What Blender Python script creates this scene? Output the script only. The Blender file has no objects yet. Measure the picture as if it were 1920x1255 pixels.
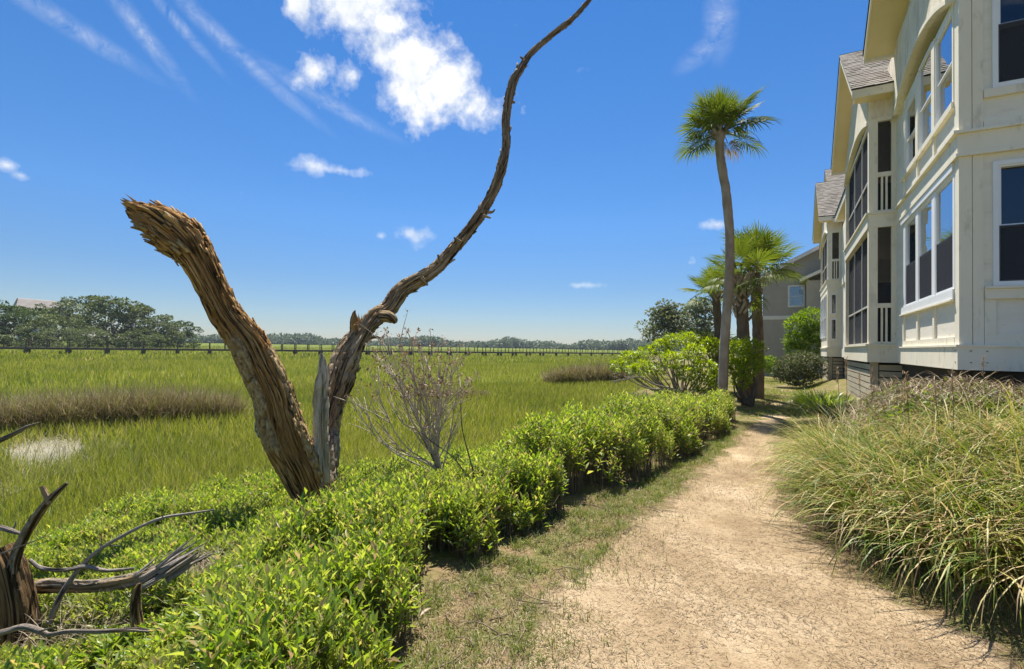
import bpy, bmesh, math, random
import numpy as np
from mathutils import Matrix, Vector
random.seed(7); RNG = np.random.default_rng(11)
S = bpy.context.scene; COL = S.collection
# ------------------------------------------------------------------ camera
F = 930.0; TH = math.radians(28.74); PI_ = math.radians(1.32); RO = math.radians(1.05); EYE = np.array([0, 0, 1.65])
cf = np.array([-math.sin(TH)*math.cos(PI_), math.cos(TH)*math.cos(PI_), math.sin(PI_)])
r0 = np.array([math.cos(TH), math.sin(TH), 0.0]); u0 = np.cross(r0, cf)
cr = math.cos(RO)*r0 + math.sin(RO)*u0; cu = math.cos(RO)*u0 - math.sin(RO)*r0
cam = bpy.data.cameras.new('camera'); co = bpy.data.objects.new('camera', cam); COL.objects.link(co)
cam.sensor_width = 36; cam.lens = F/1920*36; cam.clip_start = 0.05; cam.clip_end = 9000
co.matrix_world = Matrix(((cr[0], cu[0], -cf[0], 0), (cr[1], cu[1], -cf[1], 0), (cr[2], cu[2], -cf[2], 1.65), (0, 0, 0, 1)))
S.camera = co
# ------------------------------------------------------------------ light
SUN_AZ = np.array([-0.50, 0.866]); SUN_EL = math.radians(63.5)
sd = np.array([SUN_AZ[0]*math.cos(SUN_EL), SUN_AZ[1]*math.cos(SUN_EL), math.sin(SUN_EL)])
sun = bpy.data.lights.new('sun', 'SUN'); sun.energy = 5.0; sun.angle = math.radians(0.53); sun.color = (1.0, 0.95, 0.86)
so = bpy.data.objects.new('sun', sun); COL.objects.link(so); so.location = (-30, 20, 60)
so.rotation_euler = Vector(-sd).to_track_quat('-Z', 'Y').to_euler()
S.view_settings.view_transform = 'Standard'; S.view_settings.look = 'None'; S.view_settings.gamma = 1.0
S.view_settings.use_curve_mapping = False; S.view_settings.exposure = 0.92
try:
    S.cycles.max_bounces = 8; S.cycles.transparent_max_bounces = 16; S.cycles.volume_bounces = 0
    S.cycles.use_denoising = True
except Exception: pass

# ------------------------------------------------------------------ placing helpers (pixel of the photograph -> point in the place)
def ray(px, py): return cf + (px-960)/F*cr - (py-627.5)/F*cu
def at(px, py, d): return EYE + ray(px, py)*d
def gnd(px, py, z=0.0):
    v = ray(px, py); return EYE + v*((z-1.65)/v[2])
def ony(px, py, y):
    v = ray(px, py); return EYE + v*(y/v[1])

# ------------------------------------------------------------------ node helpers
class NT:
    def __init__(s, tree): s.t = tree
    def n(s, kind, **kw):
        nd = s.t.nodes.new(kind)
        for k, v in kw.items():
            if k.startswith('i_'): nd.inputs[k[2:].replace('_', ' ')].default_value = v
            else: setattr(nd, k, v)
        return nd
    def l(s, a, b): s.t.links.new(a, b)
    def math(s, op, a, b=None, c=None, clamp=False):
        nd = s.t.nodes.new('ShaderNodeMath'); nd.operation = op; nd.use_clamp = clamp
        for i, v in enumerate((a, b, c)):
            if v is None: continue
            if isinstance(v, (int, float)): nd.inputs[i].default_value = v
            else: s.l(v, nd.inputs[i])
        return nd.outputs[0]
    def ramp(s, fac, stops, interp='LINEAR'):
        nd = s.t.nodes.new('ShaderNodeValToRGB'); cr_ = nd.color_ramp; cr_.interpolation = interp
        while len(cr_.elements) < len(stops): cr_.elements.new(0.5)
        for e, (p, c) in zip(cr_.elements, stops):
            e.position = p; e.color = (*c, 1) if len(c) == 3 else c
        if fac is not None: s.l(fac, nd.inputs[0])
        return nd.outputs[0]
    def noise(s, vec, scale, detail=4, rough=0.55, dist=0.0):
        nd = s.n('ShaderNodeTexNoise'); nd.inputs['Scale'].default_value = scale; nd.inputs['Detail'].default_value = detail
        nd.inputs['Roughness'].default_value = rough; nd.inputs['Distortion'].default_value = dist
        if vec is not None: s.l(vec, nd.inputs['Vector'])
        return nd.outputs['Fac']
    def mapping(s, vec, scale=(1, 1, 1), rot=(0, 0, 0), loc=(0, 0, 0)):
        nd = s.n('ShaderNodeMapping'); nd.inputs['Scale'].default_value = scale; nd.inputs['Rotation'].default_value = rot
        nd.inputs['Location'].default_value = loc; s.l(vec, nd.inputs['Vector']); return nd.outputs[0]
    def mix(s, fac, a, b, blend='MIX'):
        nd = s.n('ShaderNodeMix', data_type='RGBA', blend_type=blend)
        for sock, v in ((nd.inputs[0], fac), (nd.inputs[6], a), (nd.inputs[7], b)):
            if isinstance(v, (int, float)): sock.default_value = v
            elif isinstance(v, tuple): sock.default_value = (*v, 1)
            else: s.l(v, sock)
        return nd.outputs[2]

def newmat(name):
    m = bpy.data.materials.new(name); m.use_nodes = True; m.node_tree.nodes.clear()
    t = NT(m.node_tree); out = t.n('ShaderNodeOutputMaterial'); return m, t, out
def bump(t, h, strength=0.3, dist=0.02):
    b = t.n('ShaderNodeBump'); b.inputs['Strength'].default_value = strength; b.inputs['Distance'].default_value = dist
    t.l(h, b.inputs['Height']); return b.outputs[0]
def surf(name, stops, scale=3.0, rough=0.8, bscale=None, bstr=0.2, bdist=0.01, vscale=(1, 1, 1), detail=5, spec=0.3, dirt=None):
    m, t, out = newmat(name)
    tc = t.n('ShaderNodeTexCoord').outputs['Object']; v = t.mapping(tc, vscale)
    c = t.ramp(t.noise(v, scale, detail), stops)
    if dirt:
        dn = t.noise(t.mapping(tc, dirt[1]), dirt[2], 6, 0.65)
        c = t.mix(t.math('MULTIPLY', t.ramp(dn, [(dirt[3], (0, 0, 0)), (dirt[3]+0.18, (1, 1, 1))]), dirt[4]), c, dirt[0])
    p = t.n('ShaderNodeBsdfPrincipled'); p.inputs['Roughness'].default_value = rough
    p.inputs['Specular IOR Level'].default_value = spec
    t.l(c, p.inputs['Base Color'])
    if bscale:
        t.l(bump(t, t.noise(v, bscale, 4), bstr, bdist), p.inputs['Normal'])
    t.l(p.outputs[0], out.inputs[0]); return m
def leafmat(name, stops, trans=0.35, tcol=1.5, rough=0.5, gloss=0.025, patch=0.0, pscale=0.4, pcol=(0.2, 0.16, 0.06)):
    m, t, out = newmat(name)
    g = t.n('ShaderNodeNewGeometry').outputs['Random Per Island']
    c = t.ramp(g, stops)
    if patch > 0:
        pos = t.n('ShaderNodeTexCoord').outputs['Object']
        pn = t.ramp(t.noise(pos, pscale, 3), [(0.46, (0, 0, 0)), (0.66, (1, 1, 1))])
        c = t.mix(t.math('MULTIPLY', pn, patch), c, pcol)
    d = t.n('ShaderNodeBsdfDiffuse'); t.l(c, d.inputs[0])
    tr = t.n('ShaderNodeBsdfTranslucent')
    h = t.n('ShaderNodeHueSaturation'); h.inputs['Value'].default_value = tcol; h.inputs['Saturation'].default_value = 1.05; h.inputs['Hue'].default_value = 0.49
    t.l(c, h.inputs['Color']); t.l(h.outputs[0], tr.inputs[0])
    mx = t.n('ShaderNodeMixShader'); mx.inputs[0].default_value = trans; t.l(d.outputs[0], mx.inputs[1]); t.l(tr.outputs[0], mx.inputs[2])
    gl = t.n('ShaderNodeBsdfGlossy'); gl.inputs['Roughness'].default_value = rough; gl.inputs[0].default_value = (1, 1, 1, 1)
    mg = t.n('ShaderNodeMixShader'); mg.inputs[0].default_value = gloss; t.l(mx.outputs[0], mg.inputs[1]); t.l(gl.outputs[0], mg.inputs[2])
    t.l(mg.outputs[0], out.inputs[0]); return m

# ------------------------------------------------------------------ world: Nishita sky with fair-weather clouds
HAZE_D = 0.0002
W = bpy.data.worlds.new('World'); S.world = W; W.use_nodes = True; W.node_tree.nodes.clear(); T = NT(W.node_tree)
wo = T.n('ShaderNodeOutputWorld'); bg = T.n('ShaderNodeBackground'); bg.inputs['Strength'].default_value = 0.066
sky = T.n('ShaderNodeTexSky', sky_type='NISHITA'); sky.sun_disc = False
sky.sun_elevation = SUN_EL; sky.sun_rotation = math.atan2(SUN_AZ[0], SUN_AZ[1])
sky.altitude = 0; sky.air_density = 1.0; sky.dust_density = 0.0; sky.ozone_density = 3.5
gen = T.n('ShaderNodeTexCoord').outputs['Generated']
sp = T.n('ShaderNodeSeparateXYZ'); T.l(gen, sp.inputs[0])
AZ = T.math('ARCTAN2', sp.outputs[0], sp.outputs[1]); EL = T.math('ARCSINE', sp.outputs[2])
def azel(px, py):
    v = ray(px, py); v = v/np.linalg.norm(v); return math.atan2(v[0], v[1]), math.asin(v[2])
n1 = T.noise(gen, 9.0, 9, 0.62, 0.25); n2 = T.noise(gen, 30.0, 5, 0.6)
def blob(px, py, rx, ry, ang=0.0, gain=1.0):
    a, e = azel(px, py); k = math.cos(e)
    sx = rx/F*(1/(1+((px-960)/F)**2+((py-627)/F)**2))**0.5*1.05; sy = ry/F*(1/(1+((px-960)/F)**2+((py-627)/F)**2))**0.5*1.05
    da = T.math('MULTIPLY', T.math('SUBTRACT', AZ, a), k); de = T.math('SUBTRACT', EL, e)
    c, s_ = math.cos(ang), math.sin(ang)
    x = T.math('ADD', T.math('MULTIPLY', da, c/sx), T.math('MULTIPLY', de, s_/sx))
    y = T.math('ADD', T.math('MULTIPLY', da, -s_/sy), T.math('MULTIPLY', de, c/sy))
    q = T.math('ADD', T.math('MULTIPLY', x, x), T.math('MULTIPLY', y, y))
    return T.math('MULTIPLY', T.math('SUBTRACT', 1.0, T.math('SQRT', q)), gain)
def union(ms):
    r_ = ms[0]
    for m_ in ms[1:]: r_ = T.math('MAXIMUM', r_, m_)
    return T.math('MAXIMUM', r_, -1.0)
cum = union([blob(655, 0, 62, 50), blob(720, 40, 80, 62, -0.5), blob(760, 110, 78, 62, -0.4), blob(765, 180, 66, 46), blob(840, 165, 56, 46), blob(893, 200, 50, 38), blob(586, 138, 26, 15, .5, .45), blob(664, 146, 24, 12, .9, .25), blob(560, -5, 20, 30)])
small = union([blob(585, 312, 30, 15), blob(640, 320, 48, 9), blob(774, 438, 40, 18), blob(715, 443, 9, 7), blob(1101, 535, 26, 6), blob(1345, 422, 30, 8), blob(10, 310, 18, 12), blob(42, 330, 14, 9)])
d1 = T.math('ADD', T.math('ADD', cum, T.math('MULTIPLY', T.math('SUBTRACT', n1, 0.5), 2.6)), T.math('MULTIPLY', T.math('SUBTRACT', n2, 0.5), 1.9))
d2 = T.math('ADD', T.math('ADD', small, T.math('MULTIPLY', T.math('SUBTRACT', n1, 0.5), 1.8)), T.math('MULTIPLY', T.math('SUBTRACT', n2, 0.5), 3.0))
a1 = T.ramp(T.math('MULTIPLY', T.math('ADD', d1, 0.33), 0.66), [(0.0, (0, 0, 0)), (0.26, (0.30, 0.30, 0.30)), (0.62, (1, 1, 1))]); a2 = T.ramp(T.math('MULTIPLY', T.math('ADD', d2, 0.15), 0.62), [(0.0, (0, 0, 0)), (0.35, (0.25, 0.25, 0.25)), (1.0, (0.92, 0.92, 0.92))])
# thin cirrus streaks
cn = T.noise(gen, 13, 10, 0.72, 2.2)
cir = union([blob(430, 85, 240, 20, -0.58), blob(330, 40, 130, 14, -0.72), blob(610, 188, 170, 18, -0.36), blob(120, 42, 190, 24, -0.33), blob(265, 60, 140, 22, -0.82), blob(1350, 40, 36, 80), blob(1320, 95, 70, 24, 0.5)])
ac = T.math('MULTIPLY', T.math('POWER', T.math('MAXIMUM', cir, 0.0), 1.3), T.math('MULTIPLY', T.math('MAXIMUM', T.math('SUBTRACT', cn, 0.34), 0.0), 1.25), clamp=True)
# the same kind of fair-weather clouds over the rest of the sky, behind the viewer
og = T.noise(T.mapping(gen, (1, 1, 2.6)), 3.2, 9, 0.6, 0.2)
vd = T.n('ShaderNodeVectorMath', operation='DOT_PRODUCT'); T.l(gen, vd.inputs[0]); vd.inputs[1].default_value = tuple(cf)
beh = T.ramp(vd.outputs['Value'], [(0.35, (1, 1, 1)), (0.52, (0, 0, 0))])
ao = T.math('MULTIPLY', T.ramp(og, [(0.56, (0, 0, 0)), (0.68, (1, 1, 1))], 'EASE'), T.math('MULTIPLY', beh, T.ramp(EL, [(0.03, (0, 0, 0)), (0.2, (0.9, 0.9, 0.9))])))
al = T.math('MAXIMUM', T.math('MAXIMUM', a1, a2), T.math('MAXIMUM', ac, ao))
cshade = T.ramp(T.noise(T.mapping(gen, (1, 1, 1), (0, 0, 0), (.02, .02, .05)), 16, 8, 0.6), [(0.3, (6.2, 6.7, 7.5)), (0.5, (8.2, 8.4, 8.7)), (0.66, (9.4, 9.4, 9.4))])
hs = T.n('ShaderNodeHueSaturation'); hs.inputs['Saturation'].default_value = 1.22; hs.inputs['Value'].default_value = 1.0; hs.inputs['Hue'].default_value = 0.5
T.l(sky.outputs[0], hs.inputs['Color'])
skc = T.mix(1.0, T.mix(1.0, hs.outputs[0], (0.86, 0.98, 1.12), 'MULTIPLY'), T.ramp(EL, [(0.0, (0.62, 0.58, 0.62)), (0.12, (0.72, 0.70, 0.74)), (0.24, (0.90, 0.90, 0.92)), (0.4, (0.92, 0.95, 0.96)), (0.8, (0.85, 1.0, 1.05))]), 'MULTIPLY'); T.l(T.mix(al, skc, cshade), bg.inputs['Color']); T.l(bg.outputs[0], wo.inputs[0])

# ------------------------------------------------------------------ object helpers
def tag(o, label=None, cat=None, group=None, kind=None):
    for k, v in (('label', label), ('category', cat), ('group', group), ('kind', kind)):
        if v: o[k] = v
    return o
def thing(name, loc, label, cat, group=None):
    o = bpy.data.objects.new(name, None); o.empty_display_size = 0.2; COL.objects.link(o); o.location = tuple(float(x) for x in loc)
    return tag(o, label, cat, group)
def origin(o):
    v = np.zeros(3)
    while o is not None: v += np.array(o.location); o = o.parent
    return v
def link(name, me, m, parent=None, smooth=False):
    if m is not None: me.materials.append(m)
    o = bpy.data.objects.new(name, me); COL.objects.link(o)
    if parent is not None: o.parent = parent
    if smooth: me.polygons.foreach_set('use_smooth', np.ones(len(me.polygons), dtype=bool))
    return o
def npmesh(name, V, Fc, m, parent=None, smooth=False, uv=None, attr=None):
    """V (n,3) world points, Fc (k, 3|4) faces."""
    V = np.asarray(V, dtype=np.float32).copy(); Fc = np.asarray(Fc, dtype=np.int32)
    if parent is not None: V -= origin(parent).astype(np.float32)
    me = bpy.data.meshes.new(name); k = Fc.shape[1]
    me.vertices.add(len(V)); me.vertices.foreach_set('co', V.ravel())
    me.loops.add(Fc.size); me.loops.foreach_set('vertex_index', Fc.ravel())
    me.polygons.add(len(Fc)); me.polygons.foreach_set('loop_start', np.arange(len(Fc), dtype=np.int32)*k)
    me.update(calc_edges=True)
    if uv is not None:
        ul = me.uv_layers.new(name='UVMap'); ul.data.foreach_set('uv', np.asarray(uv, dtype=np.float32)[Fc.ravel()].ravel())
    if attr is not None:
        for an, av in attr.items():
            a_ = me.attributes.new(an, 'FLOAT', 'POINT'); a_.data.foreach_set('value', np.asarray(av, dtype=np.float32))
    return link(name, me, m, parent, smooth)
class MB:
    def __init__(s): s.v = []; s.f = []
    def add(s, vs, fs):
        b = len(s.v); s.v += [tuple(float(c) for c in v) for v in vs]; s.f += [tuple(i+b for i in f) for f in fs]; return s
    def box(s, x0, x1, y0, y1, z0, z1):
        x0, x1 = sorted((x0, x1)); y0, y1 = sorted((y0, y1)); z0, z1 = sorted((z0, z1))
        return s.add([(x0, y0, z0), (x1, y0, z0), (x1, y1, z0), (x0, y1, z0), (x0, y0, z1), (x1, y0, z1), (x1, y1, z1), (x0, y1, z1)],
                     [(0, 3, 2, 1), (4, 5, 6, 7), (0, 1, 5, 4), (1, 2, 6, 5), (2, 3, 7, 6), (3, 0, 4, 7)])
    def hexa(s, p):
        return s.add(p, [(0, 3, 2, 1), (4, 5, 6, 7), (0, 1, 5, 4), (1, 2, 6, 5), (2, 3, 7, 6), (3, 0, 4, 7)])
    def prism(s, poly3, vec):
        n = len(poly3); q = [tuple(np.array(p)+np.array(vec)) for p in poly3]
        return s.add(list(poly3)+q, [tuple(range(n))[::-1], tuple(range(n, 2*n))]+[(i, (i+1) % n, n+(i+1) % n, n+i) for i in range(n)])
    def bar(s, a, b, w, h=None, up=(0, 0, 1)):
        h = h or w; a = np.array(a, float); b = np.array(b, float); d = (b-a)/np.linalg.norm(b-a)
        sx = np.cross(d, up); sx = sx/np.linalg.norm(sx)*w/2; sz = np.cross(sx, d); sz = sz/np.linalg.norm(sz)*h/2
        return s.hexa([a-sx-sz, a+sx-sz, b+sx-sz, b-sx-sz, a-sx+sz, a+sx+sz, b+sx+sz, b-sx+sz])
    def build(s, name, m, parent=None, smooth=False):
        o = origin(parent) if parent is not None else np.zeros(3)
        me = bpy.data.meshes.new(name); me.from_pydata([tuple(np.array(v)-o) for v in s.v], [], s.f)
        bm = bmesh.new(); bm.from_mesh(me); bmesh.ops.recalc_face_normals(bm, faces=bm.faces); bm.to_mesh(me); bm.free()
        return link(name, me, m, parent, smooth)
def clone(o, parent, M=None, name=None):
    c = o.copy(); COL.objects.link(c); c.parent = parent
    if M is not None: c.matrix_local = M
    return c

# vectorised value noise
def _h(i, j, k):
    n = (i*374761393 + j*668265263 + k*2147483647 + 1013904223) & 0xffffffff
    n = ((n ^ (n >> 13))*1274126177) & 0xffffffff
    return ((n ^ (n >> 16)) & 0xffff)/32767.5-1.0
def vnoise(p):
    p = np.asarray(p, float); i = np.floor(p).astype(np.int64); f = p-i; f = f*f*(3-2*f); r_ = 0
    for dx in (0, 1):
        for dy in (0, 1):
            for dz in (0, 1):
                w = (f[:, 0] if dx else 1-f[:, 0])*(f[:, 1] if dy else 1-f[:, 1])*(f[:, 2] if dz else 1-f[:, 2])
                r_ = r_ + w*_h(i[:, 0]+dx, i[:, 1]+dy, i[:, 2]+dz)
    return r_
def fbm(p, o=4):
    s_ = 0; a = 1.0; p = np.asarray(p, float)
    for k in range(o): s_ = s_+a*vnoise(p*(2**k)+k*17.3); a *= 0.5
    return s_
def sstep(a, b, x):
    t = np.clip((np.asarray(x, float)-a)/(b-a), 0, 1); return t*t*(3-2*t)

def spline(P, n):
    P = np.asarray(P, float)
    Q = np.vstack([2*P[0]-P[1], P, 2*P[-1]-P[-2]]); m = len(P)-1
    t = np.linspace(0, m, n); i = np.minimum(t.astype(int), m-1); u = (t-i)[:, None]
    a, b, c, d = Q[i], Q[i+1], Q[i+2], Q[i+3]
    return 0.5*((2*b)+(-a+c)*u+(2*a-5*b+4*c-d)*u*u+(-a+3*b-3*c+d)*u**3)
def tube(P, R, nr, ns, disp=None, cap=True, flat=None):
    """returns V, quads, uv(m), ring index. disp(u angle, s length, r) -> radial offset in metres"""
    C = spline(P, nr); Rr = spline(np.array(R)[:, None], nr)[:, 0]; Rr = np.maximum(Rr, 0.001)
    Tn = np.gradient(C, axis=0); Tn /= np.linalg.norm(Tn, axis=1)[:, None]
    N = np.zeros_like(C); ref = np.array([1.0, 0, 0]) if abs(Tn[0][0]) < 0.8 else np.array([0, 1.0, 0])
    n = np.cross(Tn[0], ref); n /= np.linalg.norm(n)
    for i in range(nr):
        n = n-Tn[i]*np.dot(n, Tn[i]); n /= np.linalg.norm(n); N[i] = n
    B = np.cross(Tn, N)
    L = np.concatenate([[0], np.cumsum(np.linalg.norm(np.diff(C, axis=0), axis=1))])
    a = np.linspace(0, 2*np.pi, ns, endpoint=False)
    A, LL = np.meshgrid(a, L); RR = np.repeat(Rr[:, None], ns, 1)
    if disp is not None: RR = np.maximum(RR+disp(A.ravel(), LL.ravel(), RR.ravel()).reshape(RR.shape), 0.0008)
    V = C[:, None, :]+RR[..., None]*(np.cos(A)[..., None]*N[:, None, :]+np.sin(A)[..., None]*B[:, None, :])
    V = V.reshape(-1, 3)
    ii, jj = np.meshgrid(np.arange(nr-1), np.arange(ns), indexing='ij'); j2 = (jj+1) % ns
    Q = np.stack([ii*ns+jj, ii*ns+j2, (ii+1)*ns+j2, (ii+1)*ns+jj], -1).reshape(-1, 4)
    uv = np.stack([A.ravel()/(2*np.pi), LL.ravel()], 1)
    if cap:
        for ring, c in ((0, C[0]), (nr-1, C[-1])):
            ci = len(V); V = np.vstack([V, c]); uv = np.vstack([uv, [0.5, L[ring]]]); k = ring*ns+np.arange(ns)
            q = np.stack([k, np.roll(k, -1), np.full(ns, ci), np.full(ns, ci)], 1)
            # degenerate quads are avoided by pairing triangles
            q = np.stack([k[::2], np.roll(k, -1)[::2], np.roll(k, -2)[::2], np.full(len(k[::2]), ci)], 1)
            Q = np.vstack([Q, q if ring else q[:, ::-1]])
    return V, Q, uv
def join(parts):
    Vs, Qs, b = [], [], 0
    for V, Q in parts: Vs.append(V); Qs.append(Q+b); b += len(V)
    return np.vstack(Vs), np.vstack(Qs)
def inst(TV, TF, M, Tl):
    """copies of a small template merged into one array. M (m,3,3), Tl (m,3)"""
    m = len(Tl); V = np.einsum('mij,nj->mni', M, TV)+Tl[:, None, :]
    Fc = TF[None]+(np.arange(m)*len(TV))[:, None, None]
    return V.reshape(-1, 3), Fc.reshape(-1, TF.shape[1])
def frames(d, spin=None, rng=RNG):
    """rotation matrices whose Y axis is direction d and Z is as upward as possible, spun at random"""
    d = d/np.linalg.norm(d, axis=1)[:, None]; up = np.tile([0, 0, 1.0], (len(d), 1)); up[np.abs(d[:, 2]) > 0.97] = [1, 0, 0]
    x = np.cross(d, up); x /= np.linalg.norm(x, axis=1)[:, None]; z = np.cross(x, d)
    if spin is not None:
        c, s_ = np.cos(spin)[:, None], np.sin(spin)[:, None]; x, z = x*c+z*s_, z*c-x*s_
    return np.stack([x, d, z], -1)
# a leaf along +Y, folded on its midrib, drooping a little: 4 triangles
LEAF_V = np.array([[0, 0, 0], [-0.5, 0.45, 0.10], [0, 0.5, 0], [0.5, 0.45, 0.10], [0, 1, -0.10]], float)
LEAF_F = np.array([[0, 2, 1], [0, 3, 2], [1, 2, 4], [2, 3, 4]])
def leaves(P, D, L, Wd, spin):
    M = frames(D, spin)*np.stack([L*Wd, L, L], -1)[:, None, :]
    return inst(LEAF_V, LEAF_F, M, P)
def blades(P, D, H, Wd, droop, nseg=3, curl=0.0, rng=RNG):
    """grass blades: root P, start direction D, length H, width Wd, droop = bending towards the horizontal lean direction and down"""
    m = len(P); D = D/np.linalg.norm(D, axis=1)[:, None]
    hd = D.copy(); hd[:, 2] = 0; hd += 1e-6; hd /= np.linalg.norm(hd, axis=1)[:, None]
    side = np.stack([-hd[:, 1], hd[:, 0], np.zeros(m)], 1)
    ang0 = np.arctan2(D[:, 2], np.linalg.norm(D[:, :2], axis=1)); pts = [P]; p = P.copy(); cv = rng.normal(0, curl, m) if curl else np.zeros(m)
    for k in range(nseg):
        a = ang0-droop*((k+0.5)/nseg)**1.3
        st = (hd*np.cos(a)[:, None]+side*(cv*(k/nseg))[:, None]); st[:, 2] = np.sin(a)
        p = p+st*(H/nseg)[:, None]; pts.append(p)
    tw = rng.uniform(-0.8, 0.8, m); sd_ = side*np.cos(tw)[:, None]+hd*np.sin(tw)[:, None]
    V = np.zeros((m, 2*nseg+1, 3))
    for k in range(nseg):
        w = (Wd*(1-0.75*(k/nseg)**1.5)*0.5)[:, None]
        V[:, 2*k] = pts[k]-sd_*w; V[:, 2*k+1] = pts[k]+sd_*w
    V[:, 2*nseg] = pts[nseg]
    f = []
    for k in range(nseg-1): f += [(2*k, 2*k+1, 2*k+3), (2*k, 2*k+3, 2*k+2)]
    f.append((2*nseg-2, 2*nseg-1, 2*nseg))
    f = np.array(f); Fc = f[None]+(np.arange(m)*(2*nseg+1))[:, None, None]
    return V.reshape(-1, 3), Fc.reshape(-1, 3)

# ------------------------------------------------------------------ terrain
FY = [-60, -5, 1.3, 2.0, 2.7, 4.1, 6.2, 9.5, 12.7, 16, 19, 25, 40, 60, 150, 400, 3000]
FX = [-1.6, -1.6, -1.5, -1.7, -2.05, -2.0, -1.54, -1.07, -0.86, -1.15, -1.9, -2.6, -6, -12, -33, -60, -400]
RY = [-60, -2, 2.5, 3.86, 4.4, 5.9, 9.2, 12.5, 16, 22, 30, 3000]
RX = [3, 2.4, 1.6, 1.14, .62, .15, 0.0, .11, .4, .6, .6, .6]
def xf(y): return np.interp(y, FY, FX)
def xr(y): return np.interp(y, RY, RX)
MARSH = -0.9
def ground(x, y):
    x = np.asarray(x, float); y = np.asarray(y, float); s_ = xf(y)-x; k = 1+sstep(12, 40, y)*2
    h = -0.40*sstep(0.5*k, 2.5*k, s_)-0.36*sstep(1.9*k, 4.4*k, s_)-0.14*sstep(4.2*k, 8*k, s_)
    h = h+0.55*sstep(0.0, 1.9, x-xr(y))*sstep(1, 6, y)
    n = fbm(np.stack([x*0.9, y*0.9, 0*x], 1), 3)*0.03+fbm(np.stack([x*5, y*5, 0*x+3], 1), 2)*0.008
    return h+n*sstep(600, 60, np.abs(x)+np.abs(y))
def graded(lo, hi, near, step, grow=1.09):
    out = [0.0]; s_ = step
    while out[-1] < hi:
        if out[-1] > near: s_ *= grow
        out.append(out[-1]+s_)
    neg = [0.0]; s_ = step
    while neg[-1] < -lo:
        if neg[-1] > near: s_ *= grow
        neg.append(neg[-1]+s_)
    return np.array([-v for v in neg[:0:-1]]+out)
gx = graded(-2600, 900, 9, 0.085); gy = graded(-40, 2600, 13, 0.085)
GX, GY = np.meshgrid(gx, gy); GZ = ground(GX.ravel(), GY.ravel())
def gridfaces(nx, ny):
    i, j = np.meshgrid(np.arange(nx-1), np.arange(ny-1)); a = (j*nx+i).ravel(); return np.stack([a, a+1, a+nx+1, a+nx], 1)
m_ground, t, out = newmat('ground_soil')
tc = t.n('ShaderNodeTexCoord').outputs['Object']
at_m = t.n('ShaderNodeAttribute', attribute_name='marsh').outputs['Fac']
litter = t.ramp(t.noise(tc, 22, 7, 0.65, 0.5), [(0.3, (0.055, 0.038, 0.02)), (0.5, (0.15, 0.105, 0.055)), (0.68, (0.27, 0.20, 0.11))])
gr_ = t.ramp(t.noise(tc, 3.2, 6, 0.6), [(0.40, (0.26, 0.185, 0.095)), (0.56, (0.12, 0.15, 0.028))])
land = t.mix(0.6, litter, gr_)
big = t.noise(t.mapping(tc, (0.05, 0.05, 0.05)), 1.6, 5, 0.55)
mg = t.ramp(big, [(0.36, (0.075, 0.10, 0.010)), (0.5, (0.14, 0.18, 0.012)), (0.66, (0.20, 0.215, 0.022))])
mg = t.mix(t.math('MULTIPLY', t.noise(tc, 1.7, 6, 0.7), 0.5), mg, (0.05, 0.06, 0.012))
p = t.n('ShaderNodeBsdfPrincipled'); p.inputs['Roughness'].default_value = 0.95; p.inputs['Specular IOR Level'].default_value = 0.1
t.l(t.mix(at_m, land, mg), p.inputs['Base Color']); t.l(bump(t, t.noise(tc, 30, 5, 0.7), 0.6, 0.03), p.inputs['Normal']); t.l(p.outputs[0], out.inputs[0])
marsh_w = sstep(2.6, 4.6, xf(GY.ravel())-GX.ravel())
tag(npmesh('ground', np.stack([GX.ravel(), GY.ravel(), GZ], 1), gridfaces(len(gx), len(gy)), m_ground, smooth=True, attr={'marsh': marsh_w}),
    'sloping bank and wide green marsh flat stretching to the far woods', 'ground', kind='structure')
# path: a strip laid on the ground, ragged sandy edges
m_path, t, out = newmat('path_sand')
tc = t.n('ShaderNodeTexCoord').outputs['Object']; e_ = t.n('ShaderNodeAttribute', attribute_name='edge').outputs['Fac']
sand = t.ramp(t.noise(tc, 1.1, 8, 0.6), [(0.30, (0.27, 0.19, 0.11)), (0.5, (0.42, 0.315, 0.19)), (0.70, (0.56, 0.44, 0.29))])
chips = t.noise(t.mapping(tc, (1, 1, 1)), 58, 4, 0.75, 1.4)
sand = t.mix(t.math('MULTIPLY', t.ramp(chips, [(0.41, (1, 1, 1)), (0.49, (0, 0, 0))]), 0.72), sand, (0.20, 0.125, 0.06))
sand = t.mix(t.math('MULTIPLY', t.ramp(t.noise(tc, 2.6, 6, 0.7, 0.6), [(0.50, (0, 0, 0)), (0.64, (1, 1, 1))]), 0.6), sand, (0.25, 0.175, 0.095))
p = t.n('ShaderNodeBsdfPrincipled'); p.inputs['Roughness'].default_value = 0.95; p.inputs['Specular IOR Level'].default_value = 0.1
t.l(sand, p.inputs['Base Color']); hh = t.math('ADD', t.noise(tc, 60, 4, 0.7), t.math('MULTIPLY', t.noise(tc, 7, 5, 0.6), 2.6)); t.l(bump(t, hh, 0.7, 0.025), p.inputs['Normal'])
tr_ = t.n('ShaderNodeBsdfTransparent'); mx = t.n('ShaderNodeMixShader')
en = t.math('ADD', e_, t.math('MULTIPLY', t.math('SUBTRACT', t.noise(tc, 2.4, 8, 0.68), 0.5), 1.7))
t.l(t.ramp(en, [(0.36, (0, 0, 0)), (0.62, (1, 1, 1))]), mx.inputs[0]); t.l(tr_.outputs[0], mx.inputs[1]); t.l(p.outputs[0], mx.inputs[2]); t.l(mx.outputs[0], out.inputs[0])
py = np.concatenate([np.arange(-8, 14, 0.1), np.arange(14, 33, 0.2)]); pu = np.linspace(0, 1, 60)
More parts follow.
